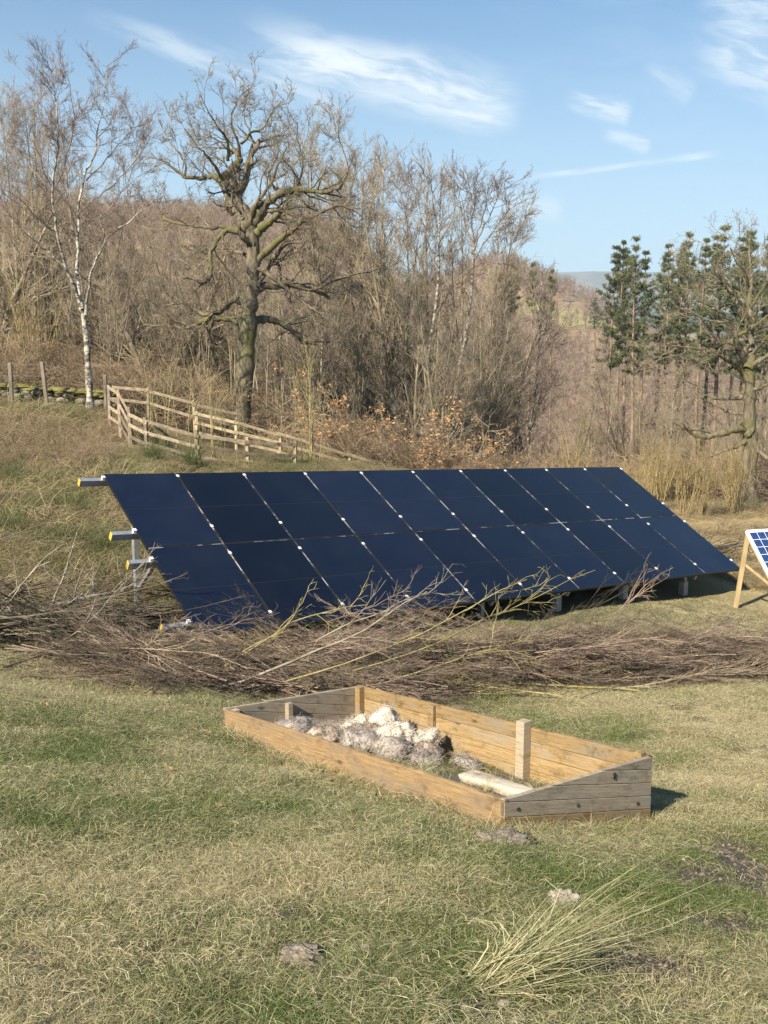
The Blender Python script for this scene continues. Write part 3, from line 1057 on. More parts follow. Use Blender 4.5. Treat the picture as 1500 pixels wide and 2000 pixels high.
BIRCH = [
    [(510, 2105, 21), (506, 1980, 18), (496, 1850, 17), (490, 1700, 16), (476, 1580, 16), (460, 1500, 15)],
    [(462, 1510, 12), (430, 1420, 10), (395, 1330, 9), (350, 1240, 9), (320, 1130, 8), (297, 1050, 8), (290, 860, 7), (300, 640, 5), (310, 420, 3), (290, 160, 1)],
    [(465, 1510, 12), (425, 1400, 10), (415, 1280, 9), (425, 1100, 8), (442, 960, 7), (475, 800, 6), (520, 680, 5), (545, 540, 4), (585, 370, 2), (602, 140, 1)],
    [(480, 1540, 9), (490, 1420, 7), (540, 1260, 6), (600, 1130, 5), (640, 1080, 4), (740, 1010, 3), (860, 900, 2)],
    [(420, 1350, 7), (350, 1270, 6), (260, 1180, 5), (180, 1100, 4), (80, 1000, 3), (-40, 930, 2)],
    [(430, 1090, 6), (380, 900, 5), (290, 800, 4), (240, 690, 3), (180, 560, 2)],
    [(600, 1120, 4), (560, 970, 3), (630, 940, 3), (700, 850, 2), (780, 760, 1)],
    [(295, 900, 5), (370, 740, 4), (400, 600, 3), (430, 430, 2), (380, 170, 1)],
    [(300, 640, 4), (240, 500, 3), (200, 380, 2), (140, 160, 1)],
    [(480, 790, 4), (570, 690, 3), (680, 560, 2), (760, 470, 1)],
    [(540, 560, 3), (620, 440, 2), (680, 290, 1)],
    [(310, 1100, 5), (200, 980, 4), (120, 900, 3), (20, 840, 2)],
    [(440, 970, 5), (540, 880, 4), (660, 800, 3), (760, 700, 2), (850, 540, 1)],
    [(290, 850, 4), (180, 720, 3), (90, 620, 2), (20, 500, 1)],
]
t = limb_tree('birch_tree', (0, 80, 2.885), BIRCH, 27.5, np.random.default_rng(3), None, 0.0036, (3.4, 7, 4, 2, 1.35, 0.08), 'birch_bark', 'birch_twig', 0.6, 0.03)
tag(t, 'tall white barked birch with forked stems beside the mossy wall', 'tree')

BIRCH2 = [
    [(440, 1640, 10), (470, 1400, 9), (475, 1200, 8), (490, 1100, 8), (515, 950, 8), (530, 780, 7), (530, 600, 6), (535, 450, 4), (545, 260, 2), (560, 60, 1)],
    [(530, 720, 5), (470, 560, 4), (420, 420, 3), (360, 150, 1)],
    [(530, 600, 5), (600, 480, 3), (640, 340, 2), (680, 210, 1)],
    [(520, 880, 5), (440, 740, 4), (380, 600, 3), (340, 420, 2), (300, 230, 1)],
    [(532, 520, 4), (500, 360, 3), (480, 240, 2), (470, 120, 1)],
    [(500, 1050, 5), (580, 900, 3), (640, 800, 2), (700, 740, 1)],
]
t = limb_tree('birch_tree', (680, 280, 3.0), BIRCH2, 38.0, np.random.default_rng(13), None, 0.0048, (3.4, 7, 4, 2, 1.6, 0.08), 'birch_bark', 'birch_twig', 0.5, 0.045)
tag(t, 'slim upright white birch, straight topped, in the central tree row', 'tree')

BIRCH3 = [
    [(625, 1640, 10), (632, 1500, 10), (650, 1300, 9), (690, 1130, 9), (715, 950, 8), (730, 780, 8), (738, 620, 7), (735, 570, 6)],
    [(738, 620, 6), (770, 520, 5), (830, 400, 3), (880, 290, 2), (910, 190, 1)],
    [(736, 600, 5), (720, 470, 4), (740, 360, 2), (720, 240, 1)],
    [(738, 610, 5), (690, 500, 3), (660, 380, 2), (640, 260, 1)],
    [(732, 700, 5), (810, 570, 4), (900, 450, 2), (950, 380, 1)],
    [(725, 800, 4), (820, 700, 3), (900, 640, 2), (940, 560, 1)],
    [(715, 930, 4), (640, 800, 3), (600, 700, 2), (590, 600, 1)],
    [(740, 580, 4), (790, 420, 3), (810, 330, 2), (800, 250, 1)],
]
t = limb_tree('birch_tree', (680, 280, 3.0), BIRCH3, 38.5, np.random.default_rng(17), None, 0.0048, (3.4, 7, 4, 2, 1.6, 0.08), 'birch_bark', 'birch_twig', 0.5, 0.045)
tag(t, 'leaning white birch with a broom shaped top, right of the upright one', 'tree')

# ------------------------------------------------------------------ bare trees: prototypes
PT = [make_tree('bare_tree', 101, n1=26, ang1=(0.35, 0.7), len1=0.28, stems=1, twig_r=0.0048),
      make_tree('bare_tree', 102, n1=20, ang1=(0.4, 0.85), len1=0.32, stems=2, spread=0.12, n3=4, n4=2, twig_r=0.0048),
      make_tree('bare_tree', 103, n1=24, ang1=(0.5, 1.0), len1=0.34, wig=(0.05, 0.15, 0.2, 0.2), twig_r=0.0048),
      make_tree('bare_tree', 104, n1=14, ang1=(0.3, 0.65), len1=0.30, stems=3, spread=0.13, n3=4, n4=2, twig_r=0.0048),
      make_tree('bare_tree', 105, n1=30, ang1=(0.4, 0.8), len1=0.24, t0=0.3, twig_r=0.0048)]
PT += [make_tree('bare_tree', 106, n1=10, ang1=(0.25, 0.55), len1=0.17, t0=0.35, stems=5, spread=0.10, n2=6, n3=4, n4=2, r=0.075, twig_r=0.0045),
       make_tree('bare_tree', 107, n1=16, ang1=(0.25, 0.6), len1=0.16, t0=0.4, stems=2, spread=0.06, n2=6, n3=4, n4=2, r=0.085, twig_r=0.0045)]
PB = make_tree('birch_tree', 111, r=0.10, n1=30, ang1=(0.35, 0.7), len1=0.24, t0=0.25, trop=(0.01, 0.02, -0.04, -0.10), trunk_m='birch_bark', crown_m='birch_twig', twig_r=0.005)
PW = make_tree('spreading_tree', 121, H=9, r=0.2, n1=22, ang1=(0.5, 1.1), len1=0.45, t0=0.2, wig=(0.07, 0.17, 0.2, 0.2), n2=8, twig_r=0.0065)

# row along the back of the array, tops as in the photo: x, top, distance, kind, label
ROW = [(642, 262, 41, 0, 'bare tree with a dense twiggy top just right of the big oak'),
       (672, 258, 43, 4, 'tallest bare tree of the row right of the big oak'),
       (706, 315, 40, 2, 'bushy bare tree whose crown meets the oak branches'),
       (742, 300, 42, 0, 'slender bare tree in the row, second clump from the oak'),
       (765, 318, 44, 4, 'thin straight bare tree in the row between two taller ones'),
       (800, 285, 41, 1, 'twin stemmed bare tree with the highest top of the central row'),
       (822, 325, 45, 0, 'grey bare tree behind the slim upright birch'),
       (884, 338, 42, 3, 'many stemmed bare tree between the two white birches'),
       (905, 372, 45, 4, 'short bare tree beside the leaning birch'),
       (985, 470, 44, 2, 'low leaning bare tree at the right end of the central row'),
       (1025, 505, 50, 1, 'last thin bare tree before the gap with the valley view'),
       (690, 300, 46, 5, 'bunch of fine bare stems right of the oak, lower than its neighbours'),
       (778, 305, 47, 6, 'fine pair of bare stems left of the twin stemmed tree'),
       (845, 320, 40, 5, 'bunch of upright bare stems right of the slim birch'),
       (935, 400, 46, 6, 'pair of thin stems behind the leaning birch'),
       (560, 225, 44, 2, 'bare tree showing through the top of the big oak'),
       (610, 300, 46, 0, 'grey bare tree filling in behind the right side of the oak')]
for (x, y, Y, k, lb) in ROW:
    tree_at(PT[k], x, y, Y, lb, group='row of bare trees behind the array')
LEFT = [(45, 215, 47, PT[2], 'tall bare tree at the left edge with a rounded crown against the sky'),
        (88, 150, 42, PT[3], 'tall bare tree behind the birch, its top the highest at the left'),
        (130, 215, 46, PT[0], 'bare tree between the two stems of the tall birch'),
        (190, 165, 43, PB, 'slender birch behind the tall birch, its top feathering to the right'),
        (225, 320, 52, PT[2], 'low rounded bare tree on the skyline left of the oak'),
        (20, 200, 44, PT[0], 'tall bare tree far left, its crown meeting the frame edge'),
        (66, 140, 40, PT[4], 'tall thin bare tree between the frame edge and the birch'),
        (110, 180, 45, PT[5], 'bunch of thin bare stems rising behind the birch'),
        (160, 190, 48, PT[1], 'twin stemmed bare tree behind the right stem of the birch'),
        (12, 330, 38, PW, 'wide branching bare tree cut by the left edge of the view'),
        (300, 385, 40, PW, 'broad bare tree behind the left arms of the oak'),
        (375, 372, 45, PW, 'broad rounded bare tree close behind the oak trunk'),
        (430, 390, 50, PT[3], 'many stemmed bare tree behind the oak fork')]
for (x, y, Y, pr, lb) in LEFT:
    tree_at(pr, x, y, Y, lb, group='bare trees on the left slope')

# the wood behind: many of a kind
rng = np.random.default_rng(23)
GL = ['slender bare grey tree among many in the wood on the left slope',
      'slender bare brown tree among many in the wood behind the array',
      'bare grey brown tree among many in the wood below the pines']
n = 0
while n < 135:
    px = rng.uniform(-120, 1620)
    Y = rng.choice([rng.uniform(34, 46), rng.uniform(44, 66), rng.uniform(60, 95)])
    if px < 280:
        yt, g = rng.uniform(400, 520), 0
    elif px < 640:
        yt, g = rng.uniform(400, 560), 0
    elif px < 1040:
        yt, g = rng.uniform(450, 640), 1
    elif px < 1190:
        yt, g = rng.uniform(665, 790), 1
    else:
        yt, g = rng.uniform(690, 830), 2
    if 1030 < px < 1210 and Y < 60:
        continue
    x = ray(px, 1000)[0] * Y
    z = h_smooth(x, Y).item()
    hgt = ray(px, yt)[2] * Y - z
    if hgt < 3.0 or hgt > 14:
        continue
    pr = [PT[0], PT[1], PT[3], PT[4], PT[5], PT[6], PT[5], PT[6], PB][rng.integers(0, 9)]
    place(pr, (x, Y, z - 0.05), hgt, rng.uniform(0, 6.28), GL[g], 'tree', ('bare trees of the left slope', 'bare trees behind the array', 'bare trees below the pines')[g])
    n += 1


# ------------------------------------------------------------------ pines
def make_pine(name, seed, H=16.0, bare=0.38, width=1.5, dens=1.0):
    rng = np.random.default_rng(seed)
    root = empty(name)
    tr, nd = Acc(), Acc()
    P, Rr = grow(np.array([[0, 0, -0.3]]), np.array([[0, 0, 1.0]]), np.array([H]), np.array([0.19]), 16, 0.012, 0.03, rng, 0.12)
    tr.tube(P, Rr, 7)
    nb = int(150 * dens)
    wh = np.linspace(bare * 0.6, 0.99, 26) + rng.normal(0, .004, 26)
    t = np.sort(np.clip(rng.choice(wh, nb) + rng.normal(0, .002, nb), bare * .55, .995))
    f = t * 15
    i = np.minimum(f.astype(int), 14)
    fr = (f - i)[:, None]
    B = P[0, i] * (1 - fr) + P[0, i + 1] * fr
    az = rng.uniform(0, 2 * np.pi, nb)
    u = np.clip((t - bare) / (1 - bare), 0, 1)
    prof = np.where(t < bare, 0.35, np.minimum(0.55 + u * 1.1, 1.0) * np.clip((1.03 - u) * 1.9, 0.12, 1.0))
    L = width * prof * rng.uniform(0.25, 1.2, nb)
    D = np.stack([np.cos(az), np.sin(az), rng.uniform(-0.25, 0.25, nb) + u * 0.75], 1)
    P1, R1 = grow(B, D, L, np.full(nb, 0.022), 6, 0.07, 0.06, rng, 0.3)
    tr.tube(P1, R1, 3)
    live = np.where(t > bare)[0]
    C, A = [], []
    for b in live:
        m = int(6 + 22 * L[b] / width)
        s = rng.uniform(0.3, 1.0, m) * 5
        k = np.minimum(s.astype(int), 4)
        q = P1[b, k] + (P1[b, k + 1] - P1[b, k]) * (s - k)[:, None]
        C.append(q + rng.normal(0, 1, (m, 3)) * [.09, .09, .035])
        A.append(np.repeat(norm(P1[b, -1:] - P1[b, :1]) + np.array([[0, 0, 0.35]]), m, 0))
    C, A = np.concatenate(C), np.concatenate(A)
    q = 9
    dirs = norm(np.repeat(A, q, 0) * 0.6 + rng.normal(0, 0.7, (len(A) * q, 3)))
    B0 = np.repeat(C, q, 0)
    ln = rng.uniform(0.09, 0.18, (len(B0), 1))
    sd = norm(np.cross(dirs, rng.normal(0, 1, dirs.shape))) * 0.011
    V = np.stack([B0 - sd, B0 + sd, B0 + dirs * ln + sd * 0.5, B0 + dirs * ln - sd * 0.5], 1).reshape(-1, 3)
    nd.add(V, np.arange(len(V)).reshape(-1, 4))
    link('trunk', tr.mesh('trunk', M['pine_bark']), root)
    c = link('crown', nd.mesh('crown', M['pine_needles'], False), root)
    c['kind'] = 'stuff'
    root['h'] = H
    return root


PP = [make_pine('pine_tree', 201, bare=0.55, width=1.45), make_pine('pine_tree', 202, bare=0.50, width=1.8), make_pine('pine_tree', 203, bare=0.62, width=1.5, dens=0.9), make_pine('pine_tree', 204, bare=0.84, width=0.8, dens=0.6)]
PINES = [(1178, 472, 74, 0, 1.0, 'outermost pine on the left of the clump, drooping dark branches over the valley'),
         (1200, 462, 78, 0, 0.9, 'slim pine second from the valley side of the clump'),
         (1232, 455, 74, 1, 1.0, 'dense pine third from the valley side with a blunt top'),
         (1268, 492, 84, 2, 0.9, 'thin short pine in the gap of the pine clump'),
         (1286, 468, 76, 0, 1.0, 'pine with a bare lower trunk right of the gap in the clump'),
         (1304, 462, 80, 2, 1.0, 'straight pine in the middle of the clump'),
         (1328, 448, 78, 1, 0.9, 'pointed pine rising above its neighbours in mid clump'),
         (1352, 458, 74, 0, 1.1, 'pine on the left of the tallest bushy one'),
         (1384, 432, 76, 1, 1.25, 'tallest bushy pine of the clump'),
         (1412, 455, 82, 0, 1.1, 'pine just right of the tallest bushy one'),
         (1446, 442, 76, 1, 1.15, 'bushy pine behind the top of the right oak'),
         (1478, 446, 80, 2, 1.2, 'pine behind the upper branches of the right oak'),
         (1500, 430, 74, 1, 1.2, 'pine half cut by the right edge of the view'),
         (1212, 478, 86, 2, 1.0, 'short pine behind the two slim ones at the valley side'),
         (1246, 482, 88, 0, 1.0, 'low pine filling in right of the blunt topped one'),
         (1318, 470, 88, 2, 1.1, 'pine behind the pointed one in mid clump'),
         (1366, 452, 84, 0, 1.1, 'pine touching the left side of the tallest bushy one'),
         (1430, 448, 86, 2, 1.2, 'pine filling the dip right of the tallest bushy one'),
         (1463, 452, 88, 0, 1.2, 'pine between two others behind the right oak'),
         (1070, 517, 95, 3, 0.55, 'lone small pine standing over the valley gap'),
         (1024, 504, 90, 3, 0.6, 'small dark pine behind the end of the bare tree row'),
         (995, 512, 92, 3, 0.8, 'broad small pine behind the end of the bare tree row'),
         (1150, 580, 300, 1, 2.0, 'dark conifer at the right edge of the far pasture'),
         (1172, 590, 310, 1, 2.2, 'dark round conifer low beside the far pasture')]
for (x, y, Y, k, sx, lb) in PINES:
    tree_at(PP[k], x, y, Y, lb, group='pines beyond the valley', sxy=sx * (1.0 if k == 3 else 0.82))


# ------------------------------------------------------------------ scatter (stuff only)
def scatter(name, pts, rot, scl, idx, tint, variants, label, cat):
    me = bpy.data.meshes.new(name)
    n = len(pts)
    me.vertices.add(n)
    me.vertices.foreach_set('co', np.asarray(pts, np.float32).ravel())
    for an, ty, key, v in (('rot', 'FLOAT_VECTOR', 'vector', rot), ('scl', 'FLOAT', 'value', scl), ('idx', 'INT', 'value', idx), ('tint', 'FLOAT', 'value', tint)):
        a = me.attributes.new(an, ty, 'POINT')
        a.data.foreach_set(key, np.asarray(v, np.int32 if ty == 'INT' else np.float32).ravel())
    o = link(name, me)
    src = bpy.data.collections.new(name + '_source')
    for i, vme in enumerate(variants):
        src.objects.link(bpy.data.objects.new(f'{name}_clump_{i:02d}', vme))
    ng = bpy.data.node_groups.new(name, 'GeometryNodeTree')
    ng.interface.new_socket('Geometry', in_out='INPUT', socket_type='NodeSocketGeometry')
    ng.interface.new_socket('Geometry', in_out='OUTPUT', socket_type='NodeSocketGeometry')
    N, Lk = ng.nodes, ng.links
    gi, go = N.new('NodeGroupInput'), N.new('NodeGroupOutput')
    ci = N.new('GeometryNodeCollectionInfo')
    ci.inputs['Collection'].default_value = src
    ci.inputs['Separate Children'].default_value = True
    ci.inputs['Reset Children'].default_value = True
    ip = N.new('GeometryNodeInstanceOnPoints')

    def na(nm, ty):
        x = N.new('GeometryNodeInputNamedAttribute')
        x.data_type = ty
        x.inputs['Name'].default_value = nm
        return x.outputs['Attribute']
    e2r = N.new('FunctionNodeEulerToRotation')
    Lk.new(na('rot', 'FLOAT_VECTOR'), e2r.inputs[0])
    Lk.new(gi.outputs[0], ip.inputs['Points'])
    Lk.new(ci.outputs[0], ip.inputs['Instance'])
    ip.inputs['Pick Instance'].default_value = True
    Lk.new(na('idx', 'INT'), ip.inputs['Instance Index'])
    Lk.new(e2r.outputs[0], ip.inputs['Rotation'])
    Lk.new(na('scl', 'FLOAT'), ip.inputs['Scale'])
    Lk.new(ip.outputs[0], go.inputs[0])
    md = o.modifiers.new('scatter', 'NODES')
    md.node_group = ng
    tag(o, label, cat, kind='stuff')
    return o


def blades(n, rad, lmin, lmax, width, lean, droop, rng, seg=4, straw=0.5):
    """tuft of n bent blades"""
    a = rng.uniform(0, 2 * np.pi, n)
    r = rad * np.sqrt(rng.uniform(0, 1, n))
    B = np.stack([r * np.cos(a), r * np.sin(a), np.full(n, -0.01)], 1)
    az = rng.uniform(0, 2 * np.pi, n)
    ln = rng.uniform(lmin, lmax, n)
    th = np.clip(rng.normal(lean, 0.28, n), 0.02, 1.52)
    dr = np.abs(rng.normal(droop, 0.35, n))
    twist = rng.normal(0, 0.35, n)
    P = np.empty((n, seg, 3))
    P[:, 0] = B
    for k in range(1, seg):
        s = ln / (seg - 1)
        P[:, k, 0] = P[:, k - 1, 0] + s * np.sin(th) * np.cos(az)
        P[:, k, 1] = P[:, k - 1, 1] + s * np.sin(th) * np.sin(az)
        P[:, k, 2] = np.maximum(P[:, k - 1, 2] + s * np.cos(th), 0.004)
        th = np.minimum(th + dr / seg * 2, 2.3)
        az = az + twist
    side = np.stack([-np.sin(az), np.cos(az), rng.normal(0, 0.5, n)], 1)
    side = norm(side)
    w = width * rng.uniform(0.6, 1.3, n)[:, None] * np.linspace(1, 0.25, seg)[None]
    V = np.stack([P - side[:, None] * w[..., None], P + side[:, None] * w[..., None]], 2)
    V = V.reshape(-1, 3)
    base = np.arange(n * seg * 2).reshape(n, seg, 2)
    F = np.stack([base[:, :-1, 0], base[:, :-1, 1], base[:, 1:, 1], base[:, 1:, 0]], -1).reshape(-1, 4)
    bt = np.repeat(rng.uniform(0, 1, n), seg * 2)
    hu = np.repeat(rng.uniform(0, 1, n), seg * 2)
    return V, F, {'blade': bt, 'hue': hu}


def blade_mesh(name, mat, *a, **k):
    V, F, at_ = blades(*a, **k)
    return mesh_np(name, V, [F], [mat], True, at_)


# raised bed frame
A0 = np.array([.731, 5.6, -2.952])
YAW_B = 0.695
E2 = np.array([math.cos(YAW_B), math.sin(YAW_B)])
N2_ = np.array([-math.sin(YAW_B), math.cos(YAW_B)])
PA, PB_ = -0.14, -0.275
EV = np.array([*E2, PA * E2[0] + PB_ * E2[1]])
NV = np.array([*N2_, PA * N2_[0] + PB_ * N2_[1]])
BW, BL = 1.898 * BED_S, 4.154 * BED_S
HA, HB = 0.240 * BED_S, 0.593 * BED_S


def bed_pt(e, n, z=0.0):
    return A0 + EV * e + NV * n + np.array([0, 0, z])


def in_bed(x, y, mrg=0.0):
    dx, dy = np.asarray(x) - A0[0], np.asarray(y) - A0[1]
    e = dx * E2[0] + dy * E2[1]
    n = dx * N2_[0] + dy * N2_[1]
    return (e > -mrg) & (e < BW + mrg) & (n > -mrg) & (n < BL + mrg), e, n


# array frame
AYAW, ATILT, ASL = R(37.0), R(27.34), R(3.94)
AORG = np.array([-4.11, 14.35, -1.97])
PWID, ALEN = 1.154, 3.601
AX = np.array([math.cos(AYAW) * math.cos(ASL), math.sin(AYAW) * math.cos(ASL), -math.sin(ASL)])
AH = np.array([math.sin(AYAW), -math.cos(AYAW), 0])
_k = np.cross(AX, AH)
_k = _k if _k[2] < 0 else -_k
AY = AH * math.cos(ATILT) + _k * math.sin(ATILT)
AN = np.cross(AX, -AY)
AN = AN if AN[2] > 0 else -AN


def arr(u, v, w=0.0):
    """u columns, v metres down the slope, w metres out of the plane"""
    return AORG + AX * u * PWID + AY * v + AN * w


def under_array(x, y):
    dx, dy = np.asarray(x) - AORG[0], np.asarray(y) - AORG[1]
    u = (dx * math.cos(AYAW) + dy * math.sin(AYAW)) / PWID
    v = (dx * AH[0] + dy * AH[1]) / math.cos(ATILT)
    return (u > -0.2) & (u < 10.2) & (v > 0) & (v < ALEN), u, v


# brush line in front of the array: spine points
BR0, BR1 = np.array([-4.6, 10.6]), np.array([7.2, 13.9])


def brush_dist(x, y):
    d = BR1 - BR0
    L = np.hypot(*d)
    d = d / L
    px, py = np.asarray(x) - BR0[0], np.asarray(y) - BR0[1]
    a = px * d[0] + py * d[1]
    b = py * d[0] - px * d[1]
    return a / L, b


def slope_rot(x, y, rz):
    """euler that stands a clump on the slope"""
    e = 0.15
    gx = (h_smooth(x + e, y) - h_smooth(x - e, y)) / (2 * e)
    gy = (h_smooth(x, y + e) - h_smooth(x, y - e)) / (2 * e)
    out = np.zeros((len(x), 3))
    ax, ay = np.arctan(gy), -np.arctan(gx)
    out[:, 0] = ax * np.cos(rz) + ay * np.sin(rz)
    out[:, 1] = -ax * np.sin(rz) + ay * np.cos(rz)
    out[:, 2] = rz
    return out


def gx_(px, Y):
    return (px - 750) / FPX / (math.cos(PITCH)) * Y


def build_lawn():
    rng = np.random.default_rng(31)
    V = [blade_mesh('grass', M['lawn'], 60, 0.10, 0.025, 0.07, 0.0016, 0.8, 1.0, rng) for _ in range(4)]
    V += [blade_mesh('grass', M['lawn'], 56, 0.11, 0.035, 0.11, 0.0015, 1.25, 0.7, rng) for _ in range(5)]
    V += [blade_mesh('grass', M['lawn'], 30, 0.05, 0.06, 0.13, 0.0016, 0.8, 1.1, rng) for _ in range(2)]
    # positions denser near the viewer
    n = 85000
    Y = 2.6 + (rng.uniform(0, 1, n) ** 1.35) * 12.5
    X = rng.uniform(-1, 1, n) * (0.44 * Y + 0.7)
    m4 = 16000
    Y = np.concatenate([Y, rng.uniform(13, 22, m4)])
    X = np.concatenate([X, rng.uniform(-1.5, 10.5, m4)])
    n += m4
    mud = mud_mask(X, Y)
    inb, e, nn = in_bed(X, Y, 0.01)
    ina, u, v = under_array(X, Y)
    a, b = brush_dist(X, Y)
    keep = (rng.uniform(0, 1, n) > mud * 0.94) & ~inb & ~(ina & (v > 0.2) & (v < 3.4))
    keep &= (rng.uniform(0, 1, n) < np.where((np.abs(b) < 0.6) & (a > -0.2), 0.35, 1.0))
    dens = np.clip(1.15 - Y * 0.02, 0.6, 1)
    bare = fbm(X * 2.4, Y * 2.4, 41, 4)
    keep &= rng.uniform(0, 1, n) < dens * np.clip(0.25 + (bare - 0.28) * 5, 0.18, 1)
    X, Y = X[keep], Y[keep]
    g = fbm(X * 0.9 + 3, Y * 0.9, 44, 4)
    g2 = fbm(X * 3.1 + 3, Y * 3.1, 47, 3)
    tint = 0.44 + (g - 0.5) * 1.5 + (g2 - 0.5) * 0.9
    # strawier to the left middle distance and behind on the right
    tint += 0.22 * np.clip((Y - 7) / 4, 0, 1) + 0.28 * np.clip((X - 2) / 2, 0, 1) * np.clip((Y - 6) / 3, 0, 1)
    tint -= 0.22 * np.exp(-((X - 1.6) ** 2 + (Y - 4.9) ** 2) / 0.9)
    idx = np.where(g2 + rng.normal(0, 0.12, len(X)) > 0.5, rng.integers(4, 9, len(X)), rng.integers(0, 4, len(X)))
    idx = np.where(rng.uniform(0, 1, len(X)) < 0.05, rng.integers(9, 11, len(X)), idx)
    rz = rng.uniform(0, 6.28, len(X))
    pts = np.stack([X, Y, ground_z(X, Y)], 1)
    scatter('lawn_grass', pts, slope_rot(X, Y, rz), rng.uniform(0.65, 1.25, len(X)), idx, tint, V,
            'matted green and straw coloured grass covering the slope in the foreground', 'grass')
    # loose straw stalks lying over the turf
    m3 = 5200
    Y3 = 2.7 + rng.uniform(0, 1, m3) ** 1.3 * 9
    X3 = rng.uniform(-.44, .44, m3) * Y3
    ib3, _, _ = in_bed(X3, Y3, .05)
    X3, Y3 = X3[~ib3], Y3[~ib3]
    k3 = len(X3)
    V3 = []
    for _ in range(4):
        v_, f_, a_ = blades(4, .09, .05, .15, .0011, 1.45, .06, rng, 5)
        v_[:, 2] += .022
        V3.append(mesh_np('stalk', v_, [f_], [M['lawn']], True, a_))
    scatter('straw_stalks', np.stack([X3, Y3, ground_z(X3, Y3) + .02], 1), slope_rot(X3, Y3, rng.uniform(0, 6.28, k3)), rng.uniform(.6, 1.2, k3), rng.integers(0, 4, k3),
            rng.uniform(.75, 1.4, k3), V3, 'loose bleached straw stalks lying over the turf', 'straw')
    # long straw round the bed boards
    pts, rots, tn = [], [], []
    for (p, q, m_) in ((bed_pt(-.05, 0), bed_pt(-.05, BL), 260), (bed_pt(0, -.05), bed_pt(BW, -.05), 110), (bed_pt(BW + .05, 0), bed_pt(BW + .05, BL), 60)):
        t_ = rng.uniform(0, 1, m_)
        pp = p[None] * (1 - t_[:, None]) + q[None] * t_[:, None]
        pp[:, :2] += rng.normal(0, 0.045, (m_, 2))
        ib, _, _ = in_bed(pp[:, 0], pp[:, 1], 0.02)
        pts.append(pp[~ib])
    t_ = rng.uniform(0, 1, (160, 2))
    pp = np.stack([bed_pt(BW * (0.04 + .92 * a_), BL * (0.03 + .62 * b_)) for a_, b_ in t_])
    pts.append(pp)
    pts = np.concatenate(pts)
    ib, _, _ = in_bed(pts[:, 0], pts[:, 1], 0.0)
    pts[:, 2] = np.where(ib, pts[:, 2] + 0.035, ground_z(pts[:, 0], pts[:, 1]))
    VV = [blade_mesh('grass', M['lawn'], 26, 0.07, 0.08, 0.20, 0.0018, 0.85, 0.9, rng) for _ in range(4)]
    k = len(pts)
    rz = rng.uniform(0, 6.28, k)
    scatter('edge_grass', pts, slope_rot(pts[:, 0], pts[:, 1], rz), rng.uniform(0.6, 1.15, k), rng.integers(0, 4, k), rng.uniform(0.35, 0.95, k), VV,
            'long pale straw grass growing round and inside the wooden bed', 'grass')


build_lawn()


